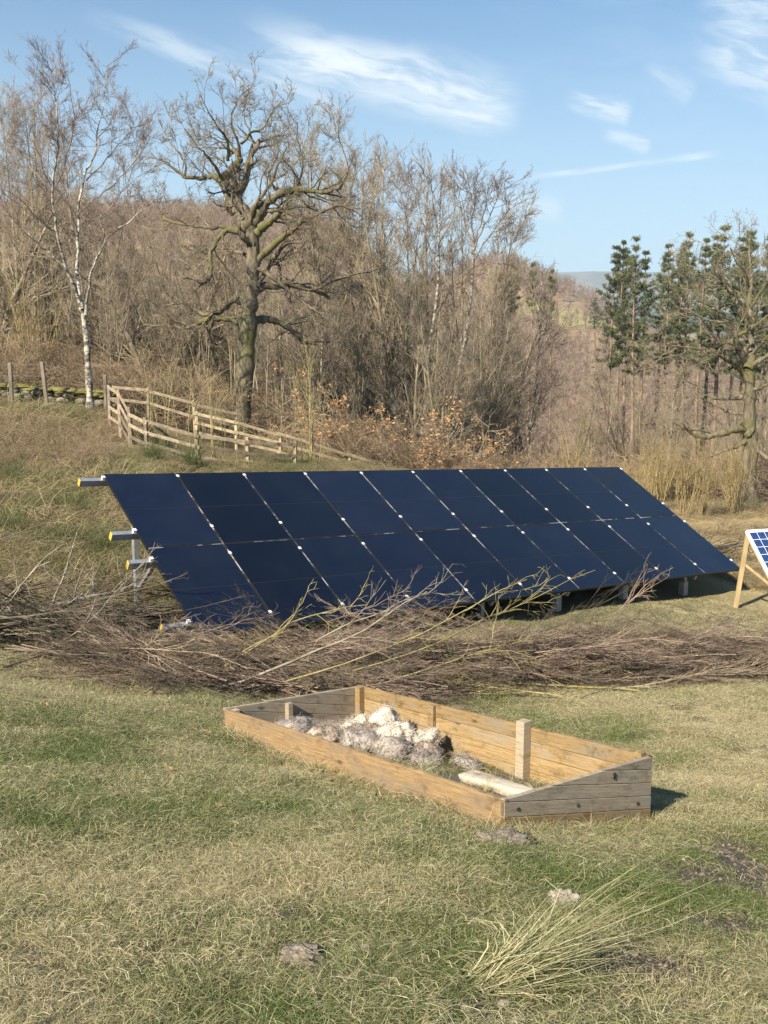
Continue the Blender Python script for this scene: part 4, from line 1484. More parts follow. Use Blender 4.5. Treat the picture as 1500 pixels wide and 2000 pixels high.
def build_rough_bank():
    rng = np.random.default_rng(37)
    V = [blade_mesh('grass', M['tussock'], 90, 0.16, 0.22, 0.50, 0.0035, 0.75, 1.15, rng, 5) for _ in range(4)]
    V += [blade_mesh('grass', M['tussock'], 80, 0.20, 0.15, 0.38, 0.0035, 1.2, 0.5, rng, 5) for _ in range(4)]
    n = 24000
    Y = rng.uniform(11.5, 33, n)
    X = rng.uniform(-0.62, 0.62, n) * Y
    a, b = brush_dist(X, Y)
    ina, u, v = under_array(X, Y)
    keep = (b > 0.5) & ~ina
    keep &= ~((u > -0.3) & (u < 10.6) & (v > 0) & (X > -3))
    keep &= (Y < 29 + np.maximum(X, 0) * 0.2)
    X, Y = X[keep], Y[keep]
    g = fbm(X * 0.45, Y * 0.45, 63, 4)
    tint = 0.80 + (g - 0.5) * 1.9 + 0.35 * np.clip((X - 4) / 4, 0, 1)
    idx = np.where(g + rng.normal(0, .1, len(X)) > 0.52, rng.integers(4, 8, len(X)), rng.integers(0, 4, len(X)))
    rz = rng.uniform(0, 6.28, len(X))
    pts = np.stack([X, Y, ground_z(X, Y) - 0.02], 1)
    m2 = 1500
    Y2 = rng.uniform(13, 30, m2)
    X2 = rng.uniform(-0.62, 0.05, m2) * Y2
    a2, b2 = brush_dist(X2, Y2)
    ia, u2, v2 = under_array(X2, Y2)
    kp = (b2 > 0.8) & ~ia & (fbm(X2 * .7, Y2 * .7, 71, 3) > .45) & ~((u2 > -.3) & (v2 > 0))
    X2, Y2 = X2[kp], Y2[kp]
    k2 = len(X2)
    tall = np.where((Y2 > 20.5) & (X2 > -7.5), .45, 1.0)
    r2z = rng.uniform(0, 6.28, k2)
    scatter('rough_grass', np.stack([X2, Y2, ground_z(X2, Y2) - .03], 1), slope_rot(X2, Y2, r2z), tall * rng.uniform(1.2, 2.0, k2), rng.integers(0, 4, k2),
            np.where(rng.uniform(0, 1, k2) < .3, rng.uniform(.1, .5, k2), rng.uniform(.8, 1.3, k2)), V, 'big drooping tussocks of dead grass standing on the left bank', 'grass')
    scatter('rough_grass', pts, slope_rot(X, Y, rz), (0.5 + 0.9 * fbm(X * 0.8, Y * 0.8, 67, 3) + rng.uniform(-.15, .3, len(X))) * np.where((Y > 20.5) & (X > -7.5) & (X < 4), 0.55, 1.0) * np.where(X > 4, 0.8, 1.0), idx, tint, V,
            'long dead tussock grass on the bank left of and behind the array', 'grass')
    # bramble and bracken tangle under the trees
    VB = []
    for s in range(5):
        r2 = np.random.default_rng(300 + s)
        ac = Acc()
        nb = 34
        B = np.stack([r2.normal(0, .35, nb), r2.normal(0, .35, nb), np.zeros(nb)], 1)
        D = np.stack([r2.normal(0, .7, nb), r2.normal(0, .7, nb), np.ones(nb)], 1)
        L = r2.uniform(0.6, 1.7, nb)
        P, Rr = grow(B, D, L, np.full(nb, .008), 9, 0.12, -0.16, r2, 0.5)
        ac.tube(P, Rr)
        p2 = kids(P, Rr, L, 6, .2, 1, .4, 1.0, .35, .7, r2, .2, .005)
        P2, R2 = grow(*p2, 4, .15, -.05, r2, .5)
        ac.tube(P2, R2)
        p3 = kids(P2, R2, p2[2], 3, .2, 1, .4, 1.0, .5, .8, r2, .2, .004)
        P3, R3 = grow(*p3, 3, .15, -.02, r2, .5)
        ac.tube(P3, R3)
        VB.append(ac.mesh('tangle', M['bramble']))
    n = 2600
    Y = rng.uniform(26, 75, n)
    X = rng.uniform(-0.5, 0.5, n) * Y
    keep = (Y > 29.5 + np.maximum(X, 0) * 0.25) | ((X < -10) & (Y > 29))
    keep &= ~((np.abs(X + 4.7) < 1) & (Y < 32))
    X, Y = X[keep], Y[keep]
    n2 = 150
    Y2 = rng.uniform(20.5, 25.0, n2)
    X2 = gx_(rng.uniform(-80, 215, n2), Y2)
    X, Y = np.concatenate([X, X2]), np.concatenate([Y, Y2])
    k = len(X)
    scatter('undergrowth', np.stack([X, Y, ground_z(X, Y)], 1), slope_rot(X, Y, rng.uniform(0, 6.28, k)), np.where(Y < 25.2, 0.30, 1) * rng.uniform(0.7, 1.7, k), rng.integers(0, 5, k), np.zeros(k), VB,
            'tangled brown bramble and dead bracken under the bare trees', 'undergrowth')


build_rough_bank()


def build_far_wood():
    """the wood that clothes the far valley sides"""
    V = []
    for s in range(5):
        r2 = np.random.default_rng(400 + s)
        ac = Acc()
        P, Rr = grow(np.array([[0, 0, -.5]]), np.array([[0, 0, 1.]]), np.array([9.]), np.array([.13]), 7, .05, .02, r2, .15)
        ac.tube(P, Rr, 4)
        p1 = kids(P, Rr, np.array([9.]), 26, .15, .98, .4, .95, .36, .5, r2, .5, .03)
        P1, R1 = grow(*p1, 5, .12, .05, r2, .3)
        ac.tube(P1, R1)
        p2 = kids(P1, R1, p1[2], 7, .2, 1, .4, .9, .5, .6, r2, .3, .016)
        P2, R2 = grow(*p2, 4, .15, .03, r2, .5)
        ac.tube(P2, R2)
        p3 = kids(P2, R2, p2[2], 3, .2, 1, .4, .9, .6, .8, r2, .3, .013)
        P3, R3 = grow(*p3, 3, .15, .03, r2, .5)
        ac.tube(P3, R3)
        V.append(ac.mesh('far_tree', M['far_twig']))
    rng = np.random.default_rng(41)
    n = 11000
    Y = 75 + rng.uniform(0, 1, n) ** 0.8 * 640
    X = rng.uniform(-0.45, 0.45, n) * Y
    fd = np.sqrt(((X - 78) / 22) ** 2 + ((Y - 395) / 42) ** 2) + (fbm(X / 14, Y / 14, 31, 3) - 0.5) * 0.8
    fd2 = np.sqrt(((X + 38) / 16) ** 2 + ((Y - 140) / 16) ** 2)
    keep = (fd > 1.12) & (fd2 > 1.0)
    X, Y = X[keep], Y[keep]
    # keep the sight line to the pasture open
    z = ground_z(X, Y)
    k = len(X)
    sc = rng.uniform(0.55, 0.95, k) * np.where(X / Y < -0.1, 0.8, 1.0)
    front = (np.abs(X / Y - 0.2) < 0.05) & (Y < 340)
    sc = np.where(front, np.minimum(sc, np.clip((ray(1100, 640)[2] * Y - z) / 9.5, 0.2, 2)), sc)
    scatter('far_woodland', np.stack([X, Y, z], 1), np.stack([np.zeros(k), np.zeros(k), rng.uniform(0, 6.28, k)], 1), sc, rng.integers(0, 5, k), np.zeros(k), V,
            'brown leafless woodland covering the far valley sides', 'woodland')


build_far_wood()

# ------------------------------------------------------------------ shed on the far pasture
p = at_ground(1112, 594)
sh = empty('shed', tuple(p), 0.3)
sh.scale = (.6, .6, .6)
tag(sh, 'small low farm shed on the far pale green pasture', 'shed')
link('wall', box_me('wall', 6, 4, 2.2, M['shed'], (-3, -2, -0.2)), sh)
rf = np.array([(-3.4, -2.4, 2), (3.4, -2.4, 2), (3.4, 2.4, 2), (-3.4, 2.4, 2), (-3.4, 0, 3.1), (3.4, 0, 3.1)])
link('roof', mesh_np('roof', rf, [np.array([(0, 1, 5, 4), (2, 3, 4, 5), (0, 3, 2, 1)]), np.array([(0, 4, 3), (1, 2, 5)])], [M['roof']], False), sh)


# ------------------------------------------------------------------ solar array
def frame_matrix(org, ax, ay, az):
    m = Matrix.Identity(4)
    for i, a in enumerate((ax, ay, az)):
        for j in range(3):
            m[j][i] = a[j]
    for j in range(3):
        m[j][3] = org[j]
    return m


def build_array():
    root = empty('solar_array', tuple(arr(5, ALEN)))
    root.location.z = float(ground_z(root.location.x, root.location.y))
    tag(root, 'long ground mounted solar array of two rows of black panels on steel legs', 'solar array')
    inv = root.matrix_world.inverted() if False else Matrix.Translation(-root.location)

    def put(name, me, parent=root):
        o = link(name, me, parent)
        return o
    AXu = AX
    gap = 0.020
    pw, ph = PWID - gap, (ALEN - 0.022) / 2
    th = 0.032
    # one panel: frame (part) with glass face
    fr, fw = Acc(), 0.011

    def bx(ac, x0, y0, z0, x1, y1, z1):
        V = np.array([(a, b, c) for c in (z0, z1) for b in (y0, y1) for a in (x0, x1)])
        F = np.array([(0, 2, 3, 1), (4, 5, 7, 6), (0, 1, 5, 4), (2, 6, 7, 3), (0, 4, 6, 2), (1, 3, 7, 5)])
        ac.add(V, F)
    bx(fr, 0, 0, -th, fw, ph, 0.0015)
    bx(fr, pw - fw, 0, -th, pw, ph, 0.0015)
    bx(fr, fw, 0, -th, pw - fw, fw, 0.0015)
    bx(fr, fw, ph - fw, -th, pw - fw, ph, 0.0015)
    f_me = fr.mesh('panel_frame', M['black'], False)
    gl = Acc()
    bx(gl, fw, fw, -0.008, pw - fw, ph - fw, 0.0)
    g_me = gl.mesh('solar_panel', M['glass'], False)
    ln = Acc()
    bx(ln, fw + .003, ph / 2 - .003, 0.0, pw - fw - .003, ph / 2 + .003, 0.0008)
    l_me = ln.mesh('cell_gap', M['cable'], False)
    S3 = Matrix.Diagonal((1, -1, 1, 1))
    for r_ in range(2):
        for c_ in range(10):
            o = link('solar_panel', g_me, root)
            org = arr(0, 0) + AXu * (c_ * PWID + gap / 2 * (1 if c_ else 0)) + AY * (r_ * (ph + 0.022))
            o.matrix_local = inv @ frame_matrix(org, AXu, AY, AN)
            k = link('panel_frame', f_me, o)
            k2 = link('cell_gap', l_me, o)
    # rails along the rows, sticking out at the left end with yellow caps
    def local(p):
        return Vector(p) - root.location
    for v, ext0, ext1 in ((0.078, 0.36, 0.10), (1.384, 0.34, 0.12), (2.023, 0.33, 0.13), (3.315, 0.36, 0.12)):
        a = local(arr(0, v, -th - 0.052) - AX * ext0)
        b = local(arr(10, v, -th - 0.052) + AX * ext1)
        rl = put('rail', bar_me('rail', a, b, 0.075, 0.10, M['alu'], up=tuple(AN)))
        cp = link('end_cap', bar_me('end_cap', a - Vector(AX) * 0.008, a - Vector(AX) * 0.001, 0.078, 0.104, M['yellow'], up=tuple(AN)), rl)
        # clamps: between columns and at both ends
        for c_ in range(0, 11):
            u = c_ if c_ else -0.018
            if c_ == 10:
                u = 10 + 0.008
            p0 = local(arr(u, v - 0.026, 0.006))
            p1 = local(arr(u, v + 0.026, 0.006))
            w_ = 0.040 if 0 < c_ < 10 else 0.05
            put('clamp', bar_me('clamp', p0, p1, w_, 0.010, M['clamp'], up=tuple(AN)))
            if c_ in (0, 10):
                put('end_bracket', bar_me('end_bracket', local(arr(u, v, -th - 0.002)), local(arr(u, v, 0.002)), 0.04, 0.05, M['clamp'], up=tuple(AY)))
    # strips added in the panel gaps; broken pale shine put into their colour
    for c_ in range(1, 10):
        put('gap_strip', bar_me('gap_strip', local(arr(c_, 0.03, -0.001)), local(arr(c_, ALEN - 0.03, -0.0045)), 0.009, 0.006, M['seam'], up=tuple(AN)))
    put('gap_strip', bar_me('gap_strip', local(arr(0.02, ALEN / 2, -0.005)), local(arr(9.98, ALEN / 2, -0.005)), 0.008, 0.006, M['seam'], up=tuple(AN)))
    # legs, rafters and struts
    def gz(p):
        return float(ground_z(p[0], p[1]))
    for u in (0.03, 1.55, 3.0, 4.45, 5.95, 7.45, 8.98):
        ra0, ra1 = local(arr(u, 0.15, -0.19)), local(arr(u, ALEN - 0.12, -0.19))
        if u > 0.5:
            put('rafter', bar_me('rafter', ra0, ra1, 0.06, 0.09, M['galv'], up=tuple(AN)))
        for v, first in ((1.15, True), (3.2, False)):
            if u < .5 and first:
                v = 1.03
            top = arr(u if u > .5 else .10, v, -0.23 if u > .5 else -0.06)
            bot = top.copy()
            bot[2] = gz(top) - 0.15
            if bot[2] > top[2] - 0.2:
                bot[2] = top[2] - 0.5
            put('post', bar_me('post', local(bot), local(top), 0.085, 0.07, M['galv'], up=(math.cos(AYAW), math.sin(AYAW), 0)))
            if not first and u > 5:
                b2 = bot.copy()
                b2[2] = bot[2] + 0.42
                put('pale_post_foot', bar_me('pale_post_foot', local(bot - [0, 0, .05]), local(b2), 0.13, 0.13, M['post_foot'], up=(math.cos(AYAW), math.sin(AYAW), 0), bevel=0.01))  # pale block added; the sunlit lower leg is put into its colour
            if first:
                s0 = top.copy()
                s0[2] = bot[2] + 0.55
                put('strut', bar_me('strut', local(s0), local(arr(u, 2.02, -0.14)), 0.05, 0.05, M['galv'], up=tuple(AX)))


build_array()


def build_small_panel():
    Y = 17.5
    O = at(1458, 1037, Y)
    yaw, tl = R(15), R(42)
    ex = np.array([math.cos(yaw), math.sin(yaw), 0])
    ey = np.array([math.sin(yaw) * math.cos(tl), -math.cos(yaw) * math.cos(tl), -math.sin(tl)])
    en = np.cross(ex, -ey)
    gz = float(ground_z(O[0], O[1]))
    root = empty('small_solar_panel', (O[0], O[1], gz))
    tag(root, 'small blue solar panel with white grid lines on a pale timber frame', 'solar panel')
    inv = Matrix.Translation(-root.location)
    W, H = 1.0, 1.55
    bk = link('backing', box_me('backing', W, H, 0.03, M['white'], (0, 0, -0.034)), root)
    bk.matrix_local = inv @ frame_matrix(O, ex, ey, en)
    cw, chh = (W - 0.07) / 6, (H - 0.07) / 9
    cme = box_me('cell', cw - 0.012, chh - 0.012, 0.003, M['cell'], (0, 0, 0))
    for i in range(6):
        for j in range(9):
            c = link('cell', cme, root)
            c.matrix_local = inv @ frame_matrix(O + ex * (0.035 + i * cw + .006) + ey * (0.035 + j * chh + .006) + en * -0.0035, ex, ey, en)
    for a, b in (((0, 0), (W, 0)), ((0, H), (W, H)), ((0, 0), (0, H)), ((W, 0), (W, H))):
        p = O + ex * a[0] + ey * a[1]
        q = O + ex * b[0] + ey * b[1]
        link('panel_frame', bar_me('panel_frame', Vector(p + en * -.012) - root.location, Vector(q + en * -.012) - root.location, 0.03, 0.045, M['white'], up=tuple(en)), root)

    def L(p):
        return Vector(p) - root.location
    for s in (0.06, W - 0.06):
        top = O + ex * s + en * -0.05
        bot = top + np.array([-0.17, -0.05, 0])
        bot[2] = float(ground_z(bot[0], bot[1])) - 0.1
        link('post', bar_me('post', L(bot), L(top + [0, 0, -0.02]), 0.075, 0.06, M['pale_timber'], up=(0, 1, 0), bevel=.004), root)
        link('side_bearer', bar_me('side_bearer', L(O + ex * s + ey * 0.02 + en * -.085), L(O + ex * s + ey * (H - .02) + en * -.085), 0.05, 0.075, M['pale_timber'], up=tuple(en), bevel=.004), root)
        mid = bot + (top - bot) * 0.62
        far_ = O + ex * s + ey * H + en * -.1
        f2 = far_.copy()
        f2[2] = float(ground_z(far_[0], far_[1])) - .1
        link('front_post', bar_me('front_post', L(f2), L(far_), 0.06, 0.06, M['pale_timber'], up=(0, 1, 0), bevel=.004), root)
        link('brace', bar_me('brace', L(mid), L(mid + np.array([.95, -.1, -.75])), 0.05, 0.04, M['pale_timber'], up=(0, 1, 0), bevel=.004), root)
    # coil of cable hanging on the post
    th_ = np.linspace(0, 2 * np.pi * 2.2, 40)
    c0 = O + ex * 0.12 + np.array([0, -0.02, -0.33])
    P = np.stack([c0[0] + (0.055 + .006 * np.sin(th_ * 3)) * np.cos(th_), np.full(40, c0[1]) + th_ * 0.002, c0[2] + 0.085 * np.sin(th_)], 1)
    V, F = tubes((P - np.array(root.location))[None], np.full((1, 40), 0.007), 5)
    link('cable', mesh_np('cable', V, [F], [M['cable']]), root)


build_small_panel()


# ------------------------------------------------------------------ raised bed
def build_bed():
    root = empty('raised_bed', tuple(A0))
    tag(root, 'wooden raised bed of sloping planks holding sheep fleece and a log', 'raised bed')
    TH = 0.032
    A0v = A0

    def plank(name, o, d, n, poly, mat, parent=root, thick=TH, jig=0.0):
        """prism over polygon poly (s along d, t up) standing at o, thickness along n"""
        k = len(poly)
        V, uv = [], []
        for off in (0, thick):
            for (s, t) in poly:
                V.append(o - A0v + d * s + np.array([0, 0, t]) + n * (off + jig))
                uv.append((s, t))
        bm = bmesh.new()
        vs_ = [bm.verts.new(tuple(v)) for v in V]
        bm.faces.new(vs_[:k][::-1])
        bm.faces.new(vs_[k:])
        for i in range(k):
            j = (i + 1) % k
            bm.faces.new((vs_[i], vs_[j], vs_[k + j], vs_[k + i]))
        bm.verts.index_update()
        bm.verts.ensure_lookup_table()
        ul = bm.loops.layers.uv.new('UVMap')
        for f in bm.faces:
            for lp in f.loops:
                lp[ul].uv = uv[lp.vert.index]
        bmesh.ops.recalc_face_normals(bm, faces=bm.faces)
        bmesh.ops.bevel(bm, geom=bm.edges[:], offset=0.0025, segments=1, affect='EDGES')
        me = bpy.data.meshes.new(name)
        bm.to_mesh(me)
        bm.free()
        me.materials.append(mat)
        return link(name, me, parent)
    En, Nn = np.array([*E2, 0]), np.array([*N2_, 0])
    rj = random.Random(4)
    G = 0.004
    # long front wall: one wide board, A -> C
    plank('plank', bed_pt(0, 0), NV, En, [(0, -0.07), (BL, -0.07), (BL, HA - .01), (BL * .6, HA + .004), (0, HA)], M['wood_front'])
    # long back wall: four boards, B -> D
    hb = HB / 4
    for i in range(4):
        lo = i * hb + (G / 2 if i else -0.06)
        plank('plank', bed_pt(BW - TH, 0), NV, En, [(TH, lo), (BL - TH, lo), (BL - TH, (i + 1) * hb - G / 2), (TH, (i + 1) * hb - G / 2)], M['wood_warm'], jig=rj.uniform(-.003, .003))
    # end walls: boards clipped by a sloping top edge
    for (n0, nd, mats) in ((0.0, Nn, ('wood_grey',) * 5), (BL - TH, Nn, ('wood_warm', 'wood_grey', 'wood_grey', 'wood_grey', 'wood_grey'))):
        ph_ = 0.098
        z0 = -0.02
        for i in range(6):
            lo, hi = z0 + i * ph_ - 0.0, z0 + (i + 1) * ph_
            if lo >= HB:
                break
            hi = min(hi, HB)

            def s_at(t):                       # where the sloping top crosses height t
                return max(0.0, min(1.0, (t - HA) / (HB - HA))) * (BW - 0.0)
            s0, s1 = s_at(lo), s_at(hi)
            lo2 = lo + (G / 2 if i else -0.05)
            hi2 = hi - G / 2
            pl_ = [(s0 if lo > HA else 0, lo2), (BW, lo2), (BW, hi2)]
            if hi <= HA:
                pl_.append((0, hi2))
            else:
                pl_.append((min(s1, BW - .002), hi2))
                if lo < HA:
                    pl_.append((0, HA))
            mt = mats[min(i, 4)]
            if n0 == 0 and hi >= HB - 1e-6:
                mt = 'wood_black'
            if n0 == 0 and i == 0:
                mt = 'wood_warm'
            o = plank('plank', bed_pt(0, n0), EV, nd, pl_, M[mt], jig=rj.uniform(-.003, .003))
            if mt == 'wood_black':
                o['label'] = 'blackened wedge board at the top of the near end'
    # posts inside the walls
    def post(e, n, z0, z1, w, d, mat='wood_post', label=None):
        pl_ = [(0, z0), (w, z0), (w, z1), (0, z1)]
        o = plank('post', bed_pt(e, n), NV, -En, pl_, M[mat], thick=d)
        if label:
            o['label'] = label
    post(BW - TH - .002, BL * 0.333, -.05, HB + 0.062, .085, .085, 'wood_post', 'thick pale post standing above the back boards')
    post(BW - TH - .002, BL * 0.665, -.05, HB - 0.006, .07, .035, 'wood_warm')
    post(BW - TH - .002, BL - TH - 0.075, -.05, HB + .004, .07, .06, 'wood_warm')
    post(BW - TH - .002, TH + .002, -.05, HB + .03, .06, .06, 'wood_warm', 'short yellow post end above the near right corner')
    post(BW * .44, BL - TH - 0.066, -.05, 0.285, .06, .05, 'wood_grey')
    post(TH + .075, BL - TH - 0.076, -.05, HA + .012, .07, .07, 'wood_post')
    post(TH + .06, TH + .002, -.05, HA + .004, .06, .055, 'wood_post')
    # nail and bolt heads on the near end
    for (s, t) in ((0.70, 0.135), (1.36, 0.125), (1.08, 0.32), (1.08, 0.345), (.12, .13)):
        ac = Acc()
        P = np.array([bed_pt(s, 0, t) - A0 + Nn * .004, bed_pt(s, 0, t) - A0 - Nn * 0.006])[None]
        ac.tube(P, np.full((1, 2), .012), 8)
        V = np.concatenate(ac.V)
        F = [ac.F[0], np.arange(8, 16)[None, :]]
        link('nail_head', mesh_np('nail_head', V, [F[0]], [M['cable']], True), root)
    # soil inside
    nx, ny = 24, 50
    es, ns = np.linspace(0.033, BW - 0.033, nx), np.linspace(0.033, BL - .033, ny)
    V = np.array([bed_pt(e, n, 0.02 + 0.06 * (fbm(e * 5, n * 5, 71, 3).item() - .35)) - A0 for n in ns for e in es])
    idx = np.arange(nx * ny).reshape(ny, nx)
    F = np.stack([idx[:-1, :-1].ravel(), idx[:-1, 1:].ravel(), idx[1:, 1:].ravel(), idx[1:, :-1].ravel()], 1)
    so = link('soil', mesh_np('soil', V, [F], [M['soil']]), root)


build_bed()


def lump(name, loc, sx, sy, sz, mat, seed, rz=0.0, amp=0.35, sub=4, freq=3.0):
    bm = bmesh.new()
    bmesh.ops.create_icosphere(bm, subdivisions=sub, radius=1.0)
    V = np.array([v.co[:] for v in bm.verts])
    F = np.array([[v.index for v in f.verts] for f in bm.faces])
    bm.free()
    rng = np.random.default_rng(seed)
    o1 = rng.uniform(0, 50, 3)
    d = np.zeros(len(V))
    a, fq = 1.0, freq * 0.5
    for i in range(4):
        n = (vnoise(V[:, 0] * fq + o1[0], V[:, 1] * fq + V[:, 2] * fq * .7 + o1[1], seed + i) + vnoise(V[:, 2] * fq + o1[2], V[:, 0] * fq - V[:, 1] * fq * .7, seed + 7 + i)) - 1.0
        d += a * n
        a *= 0.62
        fq *= 2.0
    V = V * (1 + amp * d[:, None])
    V = V * np.array([sx, sy, sz])
    me = mesh_np(name, V, [F], [mat], True)
    o = link(name, me)
    o.location = loc
    o.rotation_euler = (0, 0, rz)
    return o


def build_fleece():
    # (e, n, up, sx, sy, sz, mat, label)
    fl = [(1.12, 2.45, .17, .17, .16, .17, 'fleece_cream', 'tall cream fleece lump at the top of the heap by the back boards'),
          (0.92, 2.62, .12, .15, .17, .13, 'fleece_cream', 'rounded cream fleece lump left of the tallest one'),
          (0.98, 2.18, .12, .18, .15, .13, 'fleece_cream', 'cream fleece lump in front of the tallest one'),
          (1.16, 2.08, .10, .20, .17, .15, 'fleece_cream', 'wide cream fleece lump at the right of the heap'),
          (1.05, 1.86, .06, .15, .13, .11, 'fleece_brown', 'brown grey fleece lump at the right end of the heap'),
          (0.80, 1.98, .07, .16, .15, .11, 'fleece_grey', 'grey white fleece lump low at the front of the heap'),
          (0.68, 2.30, .07, .17, .16, .11, 'fleece_grey', 'grey fleece lump against the front board, mid heap'),
          (0.78, 2.48, .07, .13, .13, .10, 'fleece_brown', 'brownish fleece lump tucked between cream ones'),
          (0.58, 2.66, .06, .17, .15, .09, 'fleece_brown', 'purple brown fleece lump near the far end of the heap'),
          (0.42, 2.86, .06, .19, .17, .08, 'fleece_grey', 'flat pale grey fleece spread at the far end by the front board'),
          (0.62, 2.98, .05, .17, .15, .08, 'fleece_grey', 'low grey fleece against the far end boards'),
          (0.92, 2.92, .05, .15, .15, .08, 'fleece_brown', 'low brown fleece behind the heap by the far end boards'),
          (0.90, 1.72, .04, .12, .10, .07, 'fleece_grey', 'small grey fleece scrap at the foot of the heap'),
          (0.97, 2.38, .14, .12, .12, .10, 'fleece_brown', 'dark folded fleece lump in the middle of the heap'),
          (1.22, 1.56, .05, .14, .06, .04, 'fleece_grey', 'stray grey wool scrap on the soil right of the heap')]
    for i, (e, n, up, a, b, c, mt, lb) in enumerate(fl):
        p = bed_pt(e, n, up + 0.02)
        a, b = a * .9, b * .9
        o = lump('fleece', tuple(p), a, b, c, M[mt], 500 + i, YAW_B + i, 0.40, 5 if up > .09 else 4, 1.9)
        tag(o, lb, 'fleece', 'fleeces heaped in the raised bed')
        rg = np.random.default_rng(560 + i)
        co = np.array([v.co[:] for v in o.data.vertices])
        nv = norm(co / np.array([a, b, c]) ** 2)
        up_ = co[:, 2] > -c * .3
        pick = rg.choice(np.where(up_)[0], 800)
        B = co[pick] - nv[pick] * .004
        D = norm(nv[pick] * .35 + rg.normal(0, .8, (800, 3)))
        P, Rr = grow(B, D, rg.uniform(.03, .085, 800), rg.uniform(.0014, .0026, 800), 7, .65, -.10, rg, .5)
        V, F = tubes(P, Rr, 3)
        w = link('wool', mesh_np('wool', V, [F], [M[mt]]), o)
        w['kind'] = 'stuff'
    # half log
    p, q = bed_pt(BW * .52, 1.12, .085), bed_pt(BW * .50, 0.18, .085)
    K, S = 26, 18
    LL = float(np.linalg.norm(q - p))
    V = []
    for k in range(K):
        t_ = k / (K - 1)
        for s in range(S):
            a = 2 * math.pi * s / S
            r = 0.062 * (1 + 0.35 * (vnoise(a * 1.6 + 3, t_ * 2.5, 3).item() - .5) + 0.16 * (vnoise(a * 5, t_ * 14, 4).item() - .5)) * (1.06 - .12 * t_)
            zz = r * math.sin(a)
            V.append((t_ * LL + 0.02 * (vnoise(a * 3, 1, 8).item() - .5) * (k in (0, K - 1)) * 2, r * math.cos(a) * 1.2, min(zz, 0.028 + .012 * (vnoise(a * 4, t_ * 9, 6).item() - .5))))
    V = np.array(V)
    idx = np.arange(K * S).reshape(K, S)
    a_, b_ = idx[:-1], idx[1:]
    F = np.stack([a_, np.roll(a_, -1, 1), np.roll(b_, -1, 1), b_], -1).reshape(-1, 4)
    me = mesh_np('log', V, [F], [M['log']])
    bm = bmesh.new()
    bm.from_mesh(me)
    bm.verts.ensure_lookup_table()
    bm.faces.new([bm.verts[i] for i in range(S)][::-1])
    bm.faces.new([bm.verts[(K - 1) * S + i] for i in range(S)])
    bm.to_mesh(me)
    bm.free()
    o = link('log', me)
    o.location = tuple(p)
    o.rotation_euler = Vector(q - p).to_track_quat('X', 'Z').to_euler()
    tag(o, 'bleached split log lying in the near end of the raised bed', 'log')


build_fleece()


# ------------------------------------------------------------------ brushwood
def branch_mesh(name, seed, L=2.0, r=0.011, n1=9, n2=6, n3=3, mat='brush', a=(0.2, 0.55), wig=0.06, tw=0.0028, l1=0.5, flat=1.0):
    rng = np.random.default_rng(seed)
    ac = Acc()
    P, Rr = grow(np.array([[0, 0, 0.]]), np.array([[1., 0, .05]]), np.array([L]), np.array([r]), 10, wig, 0, rng, .3)
    ac.tube(P, Rr, 5)
    p1 = kids(P, Rr, np.array([L]), n1, .18, .98, *a, l1, .6, rng, .45, tw * 1.6)
    P1, R1 = grow(*p1, 6, wig * 1.4, .01, rng, .35)
    ac.tube(P1, R1, 4)
    p2 = kids(P1, R1, p1[2], n2, .15, 1., a[0], a[1] * 1.3, .5, .65, rng, .35, tw)
    P2, R2 = grow(*p2, 4, wig * 1.6, .01, rng, .5)
    ac.tube(P2, R2, 3)
    if n3:
        p3 = kids(P2, R2, p2[2], n3, .2, 1., a[0], a[1] * 1.4, .5, .8, rng, .3, tw * .8)
        P3, R3 = grow(*p3, 3, wig * 1.6, .01, rng, .6)
        ac.tube(P3, R3, 3)
    ac.V = [v * np.array([1, 1, flat]) for v in ac.V]
    return ac.mesh(name, M[mat])


